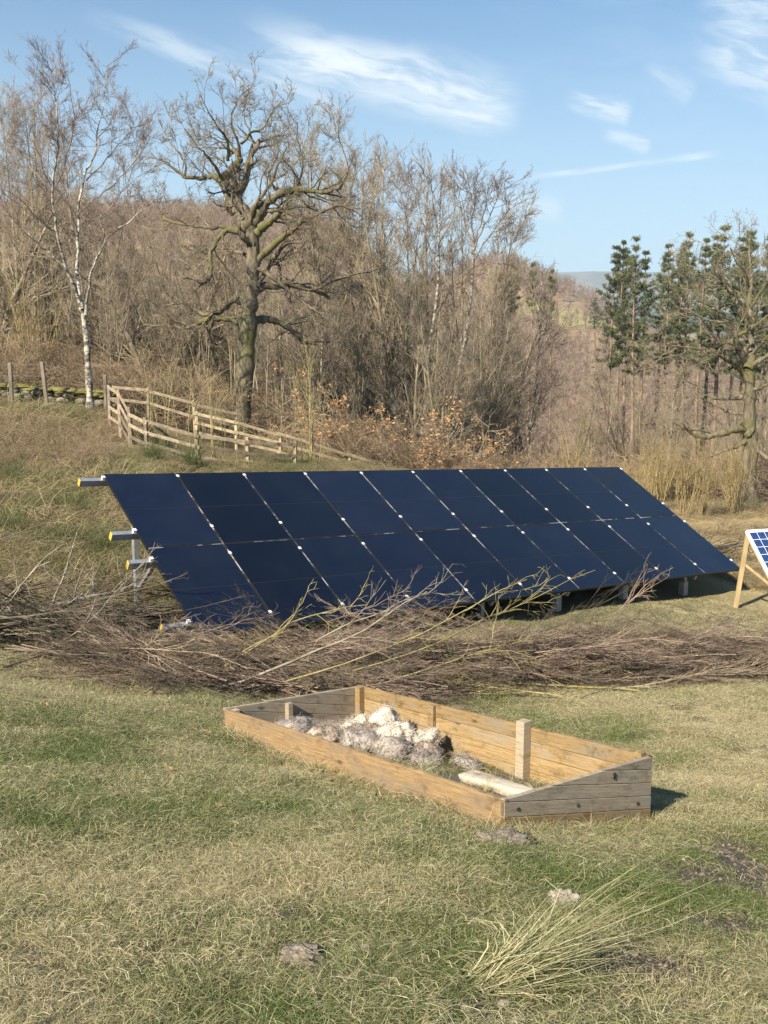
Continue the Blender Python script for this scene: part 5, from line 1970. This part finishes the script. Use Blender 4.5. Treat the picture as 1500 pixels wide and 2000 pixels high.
def build_brush():
    rng = np.random.default_rng(51)
    VB = [branch_mesh('brushwood', 600 + i, L=random.uniform(1.4, 2.4), flat=.5, wig=.05 + .02 * (i % 3), tw=.0024 + .0008 * (i % 3), r=.009 + .004 * (i % 3), mat=('brush', 'brush_tan', 'brush', 'brush_dark', 'brush_tan', 'brush')[i]) for i in range(6)]
    VG = [branch_mesh('brushwood', 620 + i, L=2.0, mat='green_stick', n2=4, n3=0, r=0.013, tw=.004) for i in range(3)]
    VD = [branch_mesh('brushwood', 640 + i, L=2.2, mat='brush_dark', n1=6, n2=4, n3=1, r=.02, tw=.005, l1=.28, flat=.6) for i in range(4)]
    d = BR1 - BR0
    ang0 = math.atan2(d[1], d[0])

    def heap(name, k, a0, a1, bs, hmax, variants, label, da=0.35, flip=0.35, boff=0.0, pitch=0.12):
        a = rng.uniform(a0, a1, k)
        b = rng.normal(0, bs, k)
        hh = np.clip(1 - (b / (2.2 * bs)) ** 2, 0.05, 1) * hmax * rng.uniform(0, 1, k) * (0.75 + 0.5 * vnoise(a * 14, a * 0, 5))
        X = BR0[0] + d[0] * a - (d[1] / np.hypot(*d)) * (b + boff)
        Y = BR0[1] + d[1] * a + (d[0] / np.hypot(*d)) * (b + boff)
        rz = ang0 + rng.normal(0, da, k) + np.where(rng.uniform(0, 1, k) < flip, math.pi, 0)
        X -= np.cos(rz) * 0.9
        Y -= np.sin(rz) * 0.9
        mx, my = X + np.cos(rz) * .9, Y + np.sin(rz) * .9
        Z = ground_z(mx, my) + 0.03 + hh
        slope = (h_smooth(X + np.cos(rz) * 1.8, Y + np.sin(rz) * 1.8) - h_smooth(X, Y)) / 1.8
        tilt = -np.arctan(slope)
        Z = Z - slope * 0.9
        rot = np.stack([rng.uniform(0, 6.28, k) * 0, tilt + rng.normal(0, pitch, k), rz], 1)
        scatter(name, np.stack([X, Y, Z], 1), rot, rng.uniform(0.65, 1.1, k), rng.integers(0, len(variants), k), np.zeros(k), variants, label, 'brushwood')
    heap('brushwood', 520, 0.28, 0.74, 0.30, 0.33, VB, 'dense heap of purple brown brushwood lying along the front of the array', 0.22, 0.4, -0.25)
    heap('brushwood', 440, 0.64, 1.12, 0.30, 0.36, VB, 'neat low bundle of brown brushwood in front of the right half of the array', 0.13, 0.4, -0.50, 0.05)
    heap('brushwood', 260, 0.10, 0.36, 0.40, 0.18, VB, 'tangled heap of thin brown brushwood under the left corner of the array', 0.55, 0.5, -0.75, 0.10)
    heap('brushwood', 110, -0.06, 0.14, 0.55, 0.35, VD, 'loose heap of dead grey branches at the left below the bank', 0.6, 0.5, 0.3, 0.25)
    heap('brushwood', 16, 0.30, 0.62, 0.32, 0.22, VG, 'pale green cut rods strewn on the front of the brush heap', 0.35, 0.4, -0.45, 0.10)
    # dead hedge of stacked branches under and behind the array
    k = 330
    u = rng.uniform(-1.2, 11.3, k)
    v = rng.normal(1.7, 0.3, k)
    P = AORG[None] + AX[None] * (u * PWID)[:, None] + AY[None] * v[:, None]
    hh = rng.uniform(0, 0.42, k) * np.clip((u + 2.2) / 2.5, .4, 1)
    rz = AYAW + rng.normal(0, .16, k) + np.where(rng.uniform(0, 1, k) < .5, math.pi, 0)
    X, Y = P[:, 0] - np.cos(rz), P[:, 1] - np.sin(rz)
    slope = (h_smooth(X + np.cos(rz) * 2, Y + np.sin(rz) * 2) - h_smooth(X, Y)) / 2
    Z = ground_z(P[:, 0], P[:, 1]) + .03 + hh - slope
    scatter('brushwood', np.stack([X, Y, Z], 1), np.stack([np.zeros(k), -np.arctan(slope) + rng.normal(0, .05, k), rz], 1), rng.uniform(.8, 1.15, k), rng.integers(0, 4, k), np.zeros(k), VD,
            'dark stack of dead branches laid as a hedge underneath the array', 'brushwood')

    # branches one can pick out: (x, y, Y at butt), (x, y, Y at tip), radius, material, label
    BR = [((380, 1345, 10.3), (745, 1195, 11.6), .020, 'green_stick', 'long bare cut branch slanting up to the array from the grass left of the bed'),
          ((420, 1345, 10.0), (860, 1270, 10.9), .026, 'dead_limb', 'thick brown cut branch lying low behind the far corner of the bed'),
          ((215, 1330, 10.2), (440, 1215, 10.9), .010, 'dead_limb', 'thin grey cut branch on the grass under the left corner of the array'),
          ((640, 1215, 11.4), (800, 1165, 11.9), .012, 'brush', 'forked brown branch whose twigs stand up before the second panel'),
          ((560, 1330, 10.0), (1010, 1225, 11.4), .014, 'green_stick', 'pale green rod behind the far corner of the bed'),
          ((690, 1310, 10.2), (1110, 1215, 11.9), .012, 'green_stick', 'pale green forked rod in the middle of the brush heap'),
          ((760, 1330, 10.4), (1290, 1200, 12.2), .013, 'green_stick', 'longest green rod across the right side of the brush heap'),
          ((620, 1250, 10.9), (830, 1160, 11.8), .014, 'dead_limb', 'curved grey branch rising in front of the third panel'),
          ((1150, 1300, 11.8), (1500, 1180, 13.8), .012, 'green_stick', 'thin green rod lying toward the small panel at the right'),
          ((1170, 1235, 13.2), (1290, 1130, 14.0), .008, 'brush', 'thin upright brown branch sticking up at the right end of the array'),
          ((380, 1240, 11.0), (560, 1170, 11.4), .011, 'brush', 'twiggy brown branch with hooked ends before the first panel'),
          ((60, 1330, 10.2), (330, 1200, 11.0), .010, 'dead_limb', 'thin grey branch lying over the brush at the lower left')]
    for i, (a, b, r, mt, lb) in enumerate(BR):
        p, q = at(*a), at(*b)
        p[2] = max(p[2], float(ground_z(p[0], p[1])) + r)
        L = float(np.linalg.norm(q - p))
        me = branch_mesh('cut_branch', 700 + i, L=L, r=r * .75, n1=7, n2=4, n3=1, mat=mt, a=(0.3, 0.75), wig=.11, tw=.0035, l1=min(.5, .75 / L))
        o = link('cut_branch', me)
        o.location = tuple(p)
        o.rotation_euler = Vector(q - p).to_track_quat('X', 'Z').to_euler()
        tag(o, lb, 'branch', 'cut branches on the brush heap')
    # dead limb at the left edge
    rows = []
    for (x, y, Y, r) in ((-120, 1300, 10.6, .085), (0, 1250, 10.9, .075), (60, 1210, 11.2, .062), (110, 1185, 11.5, .05), (160, 1168, 11.8, .03), (240, 1155, 12.2, .014)):
        rows.append((*at(x, y, Y), r))
    q = polyline(rows, 22)
    q[:, 2] = np.maximum(q[:, 2], ground_z(q[:, 0], q[:, 1]) + q[:, 3] + .22)
    ac = Acc()
    rg = np.random.default_rng(9)
    base = q[0, :3].copy()
    q[:, :3] -= base
    ac.tube(q[None, :, :3], q[None, :, 3] * (1 + rg.normal(0, .05, (1, 22))), 9)
    p1 = kids(q[None, :, :3], q[None, :, 3], np.array([1.6]), 14, .2, 1., .5, 1.2, .7, .35, rg, .3, .006)
    p1 = (p1[0], p1[1] * [1, 1, .6] + [0, 0, .35], p1[2], np.minimum(p1[3], .016))
    P1, R1 = grow(*p1, 7, .15, .03, rg, .35)
    ac.tube(P1, R1, 4)
    p2 = kids(P1, R1, p1[2], 4, .3, 1, .4, 1, .5, .6, rg, .3, .004)
    P2, R2 = grow(*p2, 5, .18, .03, rg, .5)
    ac.tube(P2, R2, 3)
    o = link('fallen_limb', ac.mesh('fallen_limb', M['dead_limb']))
    o.location = tuple(base)
    tag(o, 'thick grey dead limb lying at the left edge with twigs standing up', 'branch')


build_brush()


# ------------------------------------------------------------------ timber fence, wall, wire fence
def slope_fence(name, posts, label, drops=(0.0, 0.26, 0.52), cap=0.10, thick=0.08, mat='fence', hide=()):
    """posts: (x, y of the top rail, distance); the rails follow the slope, posts reach the ground"""
    rr = random.Random(len(label))
    T = [at(x, y, Y) for x, y, Y in posts]
    g0 = float(h_smooth(T[0][0], T[0][1]))
    root = empty(name, (T[0][0], T[0][1], g0))
    tag(root, label, 'fence')
    L0 = np.array(root.location)
    for p in T:
        g = min(float(h_smooth(p[0], p[1])) - .15, p[2] - max(drops) - .25)
        link('post', bar_me('post', Vector(np.array([p[0], p[1], g]) - L0), Vector(p + [rr.uniform(-.03, .03), 0, cap + rr.uniform(-.04, .05)] - L0), thick, thick, M[mat], up=(0.3, 1, 0), bevel=.006), root)
    for i in range(len(T) - 1):
        for j, d_ in enumerate(drops):
            if (i, j) in hide:
                continue
            a = T[i] + [0, -.055, -d_ + rr.uniform(-.025, .025)]
            b = T[i + 1] + [0, -.055, -d_ + rr.uniform(-.025, .025)]
            dd = (b - a) / np.linalg.norm(b - a) * .06
            link('rail', bar_me('rail', Vector(a - dd - L0), Vector(b + dd - L0), 0.034, 0.078, M[mat], up=(0, 0, 1), bevel=.004), root)
    return root


def gx(px, Y):
    return ray(px, 1000)[0] * Y


slope_fence('timber_fence', [(212, 757, 26), (233, 770, 24.8), (253, 806, 23.7)], 'short grey post and rail fence end nearest the birch, falling steeply', (0, .25, .5, .75))
slope_fence('timber_fence', [(255, 810, 23.6), (285, 823, 23.2), (385, 851, 23.2), (483, 864, 23.7), (575, 868, 24.2)], 'weathered brown post and rail fence running behind the left panels', hide=((3, 2),))
slope_fence('timber_fence', [(215, 754, 28), (288, 762, 27.6), (380, 789, 27.6), (463, 809, 28)], 'grey post and rail fence furthest up the bank below the bramble', (0, .36), .08, .075)
slope_fence('timber_fence', [(383, 807, 27), (461, 826, 27.2), (546, 848, 27.6), (606, 866, 28), (682, 889, 28.6), (745, 907, 29.2), (800, 922, 29.8)],
            'pale new post and rail fence falling to the right before the oak trunk', (0, .25, .5), .06, .07, 'new_timber')


def build_wall():
    rng = np.random.default_rng(61)
    x0, x1 = -14.5, -7.7
    root = empty('stone_wall', (x0, 28.4, float(h_smooth(x0, 28.4))))
    tag(root, 'low mossy dry stone wall along the top of the left bank', 'wall')
    protos = []
    for i in range(6):
        o = lump('stone', (0, 0, 0), .17, .16, .10, M['stone'], 800 + i, 0, .28, 2, 2.2)
        protos.append(o.data)
        bpy.data.objects.remove(o)
    L0 = np.array(root.location)
    for row in range(3):
        x = x0 + rng.uniform(0, .15)
        while x < x1:
            y = 28.4 + rng.normal(0, .05)
            z = float(h_smooth(x, y)) + 0.08 + row * 0.16 + rng.normal(0, .02)
            o = link('stone', protos[rng.integers(0, 6)], root)
            o.location = tuple(np.array([x, y, z]) - L0)
            s = rng.uniform(.8, 1.25)
            o.scale = (s, s, s * rng.uniform(.8, 1.1))
            o.rotation_euler = (rng.normal(0, .15), rng.normal(0, .15), rng.uniform(0, 6.28))
            x += .25 * s + .04
    ac = Acc()
    n = 90
    for k in range(n):
        x = rng.uniform(x0, x1)
        o = lump('moss', (0, 0, 0), rng.uniform(.15, .3), .2, rng.uniform(.05, .09), M['moss'], 900 + k, 0, .4, 2, 2.5)
        V = np.array([v.co[:] for v in o.data.vertices])
        F = np.array([p.vertices[:] for p in o.data.polygons])
        bpy.data.objects.remove(o)
        V = V + np.array([x, 28.4 + rng.normal(0, .05), float(h_smooth(x, 28.4)) + .50 + rng.normal(0, .03)]) - L0
        ac.add(V, F)
    mo = link('moss', ac.mesh('moss', M['moss']), root)
    mo['kind'] = 'stuff'
    # old wire fence in front
    wf = empty('wire_fence', (gx(37, 27.6), 27.6, float(h_smooth(gx(37, 27.6), 27.6))))
    tag(wf, 'old wire fence with leaning wooden posts before the mossy wall', 'fence')
    W0 = np.array(wf.location)
    pp = []
    for (px, Y, hh, ln) in ((-70, 27.5, 1.2, 0), (37, 27.6, 1.25, .02), (106, 27.6, 1.35, -.10), (215, 27.8, 1.1, .05)):
        x = gx(px, Y)
        b = np.array([x, Y, float(h_smooth(x, Y)) - .2])
        tp = b + [ln, 0, hh + .2]
        link('post', bar_me('post', Vector(b - W0), Vector(tp - W0), .10, .09, M['old_post'], up=(0, 1, 0), bevel=.015), wf)
        pp.append((b, tp))
    for f_ in (.55, .75, .95):
        rows = np.array([b * (1 - f_) + tp * f_ - W0 for b, tp in pp])
        q = polyline(np.concatenate([rows, np.zeros((len(rows), 1))], 1), 20)
        V, F = tubes(q[None, :, :3], np.full((1, 20), .003), 3)
        link('wire', mesh_np('wire', V, [F], [M['galv']]), wf)


build_wall()


# ------------------------------------------------------------------ shrubs, saplings, rush tufts
def make_rods(name, seed, n=9, H=2.4, mat='hazel', spread=.16):
    rng = np.random.default_rng(seed)
    root = empty(name)
    ac, tw = Acc(), Acc()
    B = np.stack([rng.normal(0, .09, n), rng.normal(0, .09, n), np.full(n, -.1)], 1)
    D = np.stack([rng.normal(0, spread, n), rng.normal(0, spread, n), np.ones(n)], 1)
    L = H * rng.uniform(.55, 1., n)
    P, Rr = grow(B, D, L, rng.uniform(.010, .020, n), 9, .05, .02, rng, .2)
    ac.tube(P, Rr, 5)
    p1 = kids(P, Rr, L, 8, .3, 1, .3, .7, .25, .5, rng, .3, .005)
    P1, R1 = grow(*p1, 5, .08, .03, rng, .4)
    tw.tube(P1, R1, 3)
    p2 = kids(P1, R1, p1[2], 3, .2, 1, .4, .9, .5, .7, rng, .3, .004)
    P2, R2 = grow(*p2, 3, .1, .02, rng, .5)
    tw.tube(P2, R2, 3)
    link('stem', ac.mesh('stem', M[mat]), root)['kind'] = 'stuff'
    link('twigs', tw.mesh('twigs', M[mat]), root)['kind'] = 'stuff'
    root['h'] = H
    return root


HZ = [make_rods('hazel_shrub', 1001 + i, 7 + i * 2, 2.6, 'hazel') for i in range(4)]
rng = np.random.default_rng(71)
for k in range(24):
    px = rng.uniform(1190, 1440) if k < 19 else rng.uniform(1060, 1200)
    Y = rng.uniform(25.5, 32)
    x = gx(px, Y)
    place(HZ[k % 4], (x, Y, float(h_smooth(x, Y))), rng.uniform(1.2, 2.7), rng.uniform(0, 6.28), 'yellowish bare hazel rods among many beyond the right end of the array', 'shrub', 'hazel shrubs right of the array')
WL = [make_rods('willow_sapling', 1011 + i, 2 + i, 3.2, 'willow', .05) for i in range(3)]
for (px, yt, Y, lb) in ((345, 660, 23.5, 'pale willow rods standing before the middle of the timber fence'), (380, 640, 24.5, 'pale willow rods with buds right of a fence post'), (415, 690, 23.8, 'thin pale willow rods below the oak'),
                        (330, 640, 25.5, 'tallest pale willow rods left of the oak trunk'), (440, 700, 24.2, 'pale willow rods close to the left of the oak trunk'), (470, 680, 22.8, 'pale willow rods crossing the oak trunk'),
                        (585, 690, 24.5, 'pale willow rods between the fences and the beech'), (615, 720, 24.8, 'pale willow rods right of the white fence post'), (300, 700, 24.6, 'short pale willow rods near the left fence post'),
                        (605, 640, 26.5, 'tall willow rods behind the pale fence rails')):
    tree_at(WL[len(lb) % 3], px, yt, Y, lb, 'sapling', 'willow saplings by the timber fences')
for (px, yt, Y, lb) in ((70, 495, 33, 'yellow lit twin stems left of the birch'), (90, 500, 33.5, 'yellow lit leaning stem beside the birch'), (40, 600, 34, 'dense yellow twigs over the wall at the left')):
    tree_at(HZ[1], px, yt, Y, lb, 'shrub', 'yellow shrubs behind the wall')
BS = [make_tree('beech_sapling', 1021 + i, H=2.6, r=.025, n1=16, ang1=(.7, 1.3), len1=.42, n2=5, n3=4, n4=0, twig_r=.003, trop=(0.01, 0, -.01, 0), leaves=900, leaf_size=.042) for i in range(2)]
for i, (px, yt, Y, sx, lb) in enumerate(((700, 765, 31, 1.7, 'beech sapling with brown leaves behind the middle of the array'), (745, 785, 31.5, 1.4, 'beech sapling holding pale brown leaves behind the tree stems'),
                                         (830, 815, 30.5, 1.5, 'low beech sapling full of orange brown leaves just above the panels'), (880, 770, 31, 1.3, 'beech sapling with sparse brown leaves below the leaning birch'),
                                         (545, 680, 31, 1.0, 'tall beech sapling with withered leaves right of the oak trunk'), (640, 745, 31, 1.2, 'beech sapling with pinkish leaves above the fence rails'),
                                         (905, 790, 31, 1.2, 'small beech sapling with rusty leaves right of the leaning birch'))):
    tree_at(BS[i % 2], px, yt, Y, lb, 'sapling', 'beech saplings with withered leaves', sxy=sx)

rng = np.random.default_rng(81)


def rush_mesh(name, seed, n, rad, lmin, lmax, lean, droop, mat='rush', w=.003):
    r2 = np.random.default_rng(seed)
    V, F, at_ = blades(n, rad, lmin, lmax, w, lean, droop, r2, 5)
    return mesh_np(name, V, [F], [M[mat]], True, at_)


RM = [rush_mesh('rush_tuft', 1100 + i, 260, .20, .3, .75, .35, .55) for i in range(3)]
RUSH = [(300, 905, 'dark green rush tuft above the first panel beside the fence post'), (375, 918, 'green rush tuft against the top edge of the second panel'), (110, 905, 'olive rush tuft on the bank left of the top rail'),
        (30, 945, 'big olive rush tuft at the left edge of the bank'), (60, 1000, 'rush tuft low on the bank at the left'), (150, 1010, 'rush tuft left of the middle rail'), (205, 1085, 'dark rush tuft beside the left leg of the array'),
        (120, 1070, 'rush tuft among the dead branches at the left'), (20, 1050, 'faded rush tuft at the left edge above the dead limb')]
for i, (px, py, lb) in enumerate(RUSH):
    p = at_ground(px, py)
    o = link('rush_tuft', RM[i % 3])
    o.location = (p[0], p[1], float(ground_z(p[0], p[1])))
    s = rng.uniform(.8, 1.3)
    o.scale = (s, s, s)
    o.rotation_euler = (0, 0, rng.uniform(0, 6.28))
    tag(o, lb, 'rush', 'rush tufts on the bank')


def straw_tuft(px, py, dirx, n, lmin, lmax, seed, label, lean=.95, mat='lawn', shift=.6):
    r2 = np.random.default_rng(seed)
    V, F, at_ = blades(n, .10, lmin, lmax, .0022, lean, .5, r2, 5)
    d = np.array([math.cos(dirx), math.sin(dirx)])
    V[:, :2] += d[None] * (V[:, 2:3] * shift * 1.4)
    at_['blade'] = 0.82 + .4 * at_['blade'] if mat == 'lawn' and 'green' not in label else at_['blade']
    p = at_ground(px, py)
    o = link('grass_tuft', mesh_np('grass_tuft', V, [F], [M[mat]], True, at_))
    o.location = (p[0], p[1], float(ground_z(p[0], p[1])))
    tag(o, label, 'grass tuft')


straw_tuft(935, 1930, .3, 330, .12, .42, 1201, 'large straw coloured grass tuft leaning right at the bottom of the view', .75, shift=1.9)
straw_tuft(1195, 1440, .2, 130, .12, .32, 1202, 'green and straw grass tuft behind the back boards of the bed', .6)
straw_tuft(1130, 1425, 2.8, 60, .12, .3, 1203, 'thin pale grass tuft behind the thick post of the bed', .7)
straw_tuft(985, 1690, .6, 70, .08, .26, 1204, 'green grass tuft in front of the near corner of the bed', .7, 'rush')
straw_tuft(870, 1560, 5.5, 90, .08, .22, 1205, 'yellow straw tuft against the front board near the near corner', 1.0)
straw_tuft(600, 1530, 4.5, 70, .08, .2, 1206, 'pale straw tuft against the middle of the front board', 1.05)
straw_tuft(560, 1400, 1.5, 40, .08, .2, 1207, 'thin straw wisps beside the far end post of the bed', .6)

# soil clods, pebbles, dead leaves, sticks in the grass
def build_litter():
    rng = np.random.default_rng(91)
    CL = []
    for i in range(5):
        o = lump('clod', (0, 0, 0), .022, .02, .016, M['soil'], 1300 + i, 0, .45, 2, 2.5)
        CL.append(o.data)
        bpy.data.objects.remove(o)
    X, Y = [], []
    for (cx, cy, r, q) in MUDP:
        k = int(240 * r / .4)
        X.append(cx + rng.normal(0, r * .55, k))
        Y.append(cy + rng.normal(0, r * .4, k))
    X, Y = np.concatenate(X), np.concatenate(Y)
    ib, _, _ = in_bed(X, Y, .03)
    X, Y = X[~ib], Y[~ib]
    k = len(X)
    scatter('soil_crumbs', np.stack([X, Y, ground_z(X, Y)], 1), rng.uniform(0, 6.28, (k, 3)), rng.uniform(.1, 0.85, k) ** 3 + .04, rng.integers(0, 5, k), np.zeros(k), CL,
            'dry crumbs of brown soil lying on the bare patches', 'soil')
    # molehills: mounds of crumbs
    for i, (px, py, r, lb) in enumerate(((985, 1652, .12, 'grey brown molehill in front of the near corner of the bed'), (1100, 1775, .07, 'tan dry clod of turf in the lower right grass'),
                                         (590, 1888, .07, 'small crumbly molehill at the bottom left of centre'))):
        p = at_ground(px, py)
        o = lump('molehill', (p[0], p[1], float(ground_z(p[0], p[1])) + r * .12), r * 1.25, r, r * .26, M['soil'] if 'tan' not in lb else M['pebble'], 1400 + i, i, .42, 5, 7.0)
        tag(o, lb, 'molehill')
    # pebbles
    for i, (px, py, s, lb) in enumerate(((985, 1968, .018, 'pale flat pebble by the foot of the bottom straw tuft'), (375, 1750, .014, 'pinkish pebble in the left foreground grass'), (413, 1778, .014, 'grey pebble near the pinkish pebble'),
                                         (910, 1990, .016, 'white speckled pebble at the bottom edge'), (712, 1865, .02, 'tan stone right of the molehill'), (1335, 1690, .011, 'tiny bluish stone in the grass at the right'))):
        p = at_ground(px, py)
        o = lump('pebble', (p[0], p[1], float(ground_z(p[0], p[1])) + s * .6), s * 1.2, s, s * .7, M['pebble'], 1500 + i, i, .25, 3, 2)
        tag(o, lb, 'pebble')
    # withered leaves by the front board
    n = 90
    t_ = rng.uniform(0, 1, n)
    e = -np.abs(rng.normal(.12, .12, n)) - .03
    C = np.stack([bed_pt(a, b * BL) for a, b in zip(e, t_)])
    n2 = 60
    Yr = rng.uniform(3.2, 11, n2)
    C2 = np.stack([rng.uniform(-.4, .4, n2) * Yr, Yr, np.zeros(n2)], 1)
    C = np.concatenate([C, C2])
    ib, _, _ = in_bed(C[:, 0], C[:, 1], .02)
    C = C[~ib]
    C[:, 2] = ground_z(C[:, 0], C[:, 1]) + .03
    V, F = leaf_quads(C, .021, rng)
    o = link('fallen_leaves', mesh_np('fallen_leaves', V, [F], [M['litter_leaf']], False))
    tag(o, 'withered brown leaves caught in the grass', 'leaves', kind='stuff')
    # loose sticks
    for i, (a, b, r, mt, lb) in enumerate((((600, 1790), (640, 1665), .004, 'brush_dark', 'thin dark stick standing in the left foreground grass'), ((1320, 1985), (1400, 1915), .006, 'dead_limb', 'grey forked stick lying in the lower right corner grass'),
                                           ((640, 1970), (760, 1935), .003, 'dead_limb', 'thin straw coloured stem lying across the bottom grass'))):
        p, q = at_ground(*a), at_ground(*b)
        q[2] += .02 if i else .12
        p[2] += .02
        L = float(np.linalg.norm(q - p))
        o = link('stick', branch_mesh('stick', 1600 + i, L=L, r=r, n1=3, n2=0 or 1, n3=0, mat=mt, a=(.4, .8), tw=.002))
        o.location = tuple(p)
        o.rotation_euler = Vector(q - p).to_track_quat('X', 'Z').to_euler()
        tag(o, lb, 'stick')


build_litter()


# ------------------------------------------------------------------ haze
def build_haze():
    me = box_me('haze', 9000, 7600, 420, None, (-4500, -300, -62))
    me.materials.clear()
    m = bpy.data.materials.new('haze')
    m.use_nodes = True
    nt = m.node_tree
    nt.nodes.remove(nt.nodes['Principled BSDF'])
    pv = nt.nodes.new('ShaderNodeVolumePrincipled')
    pv.inputs['Color'].default_value = (0.62, 0.80, 1.0, 1)
    pv.inputs['Density'].default_value = HAZE_DENSITY
    nt.links.new(pv.outputs[0], nt.nodes['Material Output'].inputs['Volume'])
    me.materials.append(m)
    o = link('haze', me)
    tag(o, 'pale blue haze in the air over the valley', 'haze', kind='stuff')


build_haze()
for o in list(scene.objects):
    if 'h' in o.keys():
        del o['h']
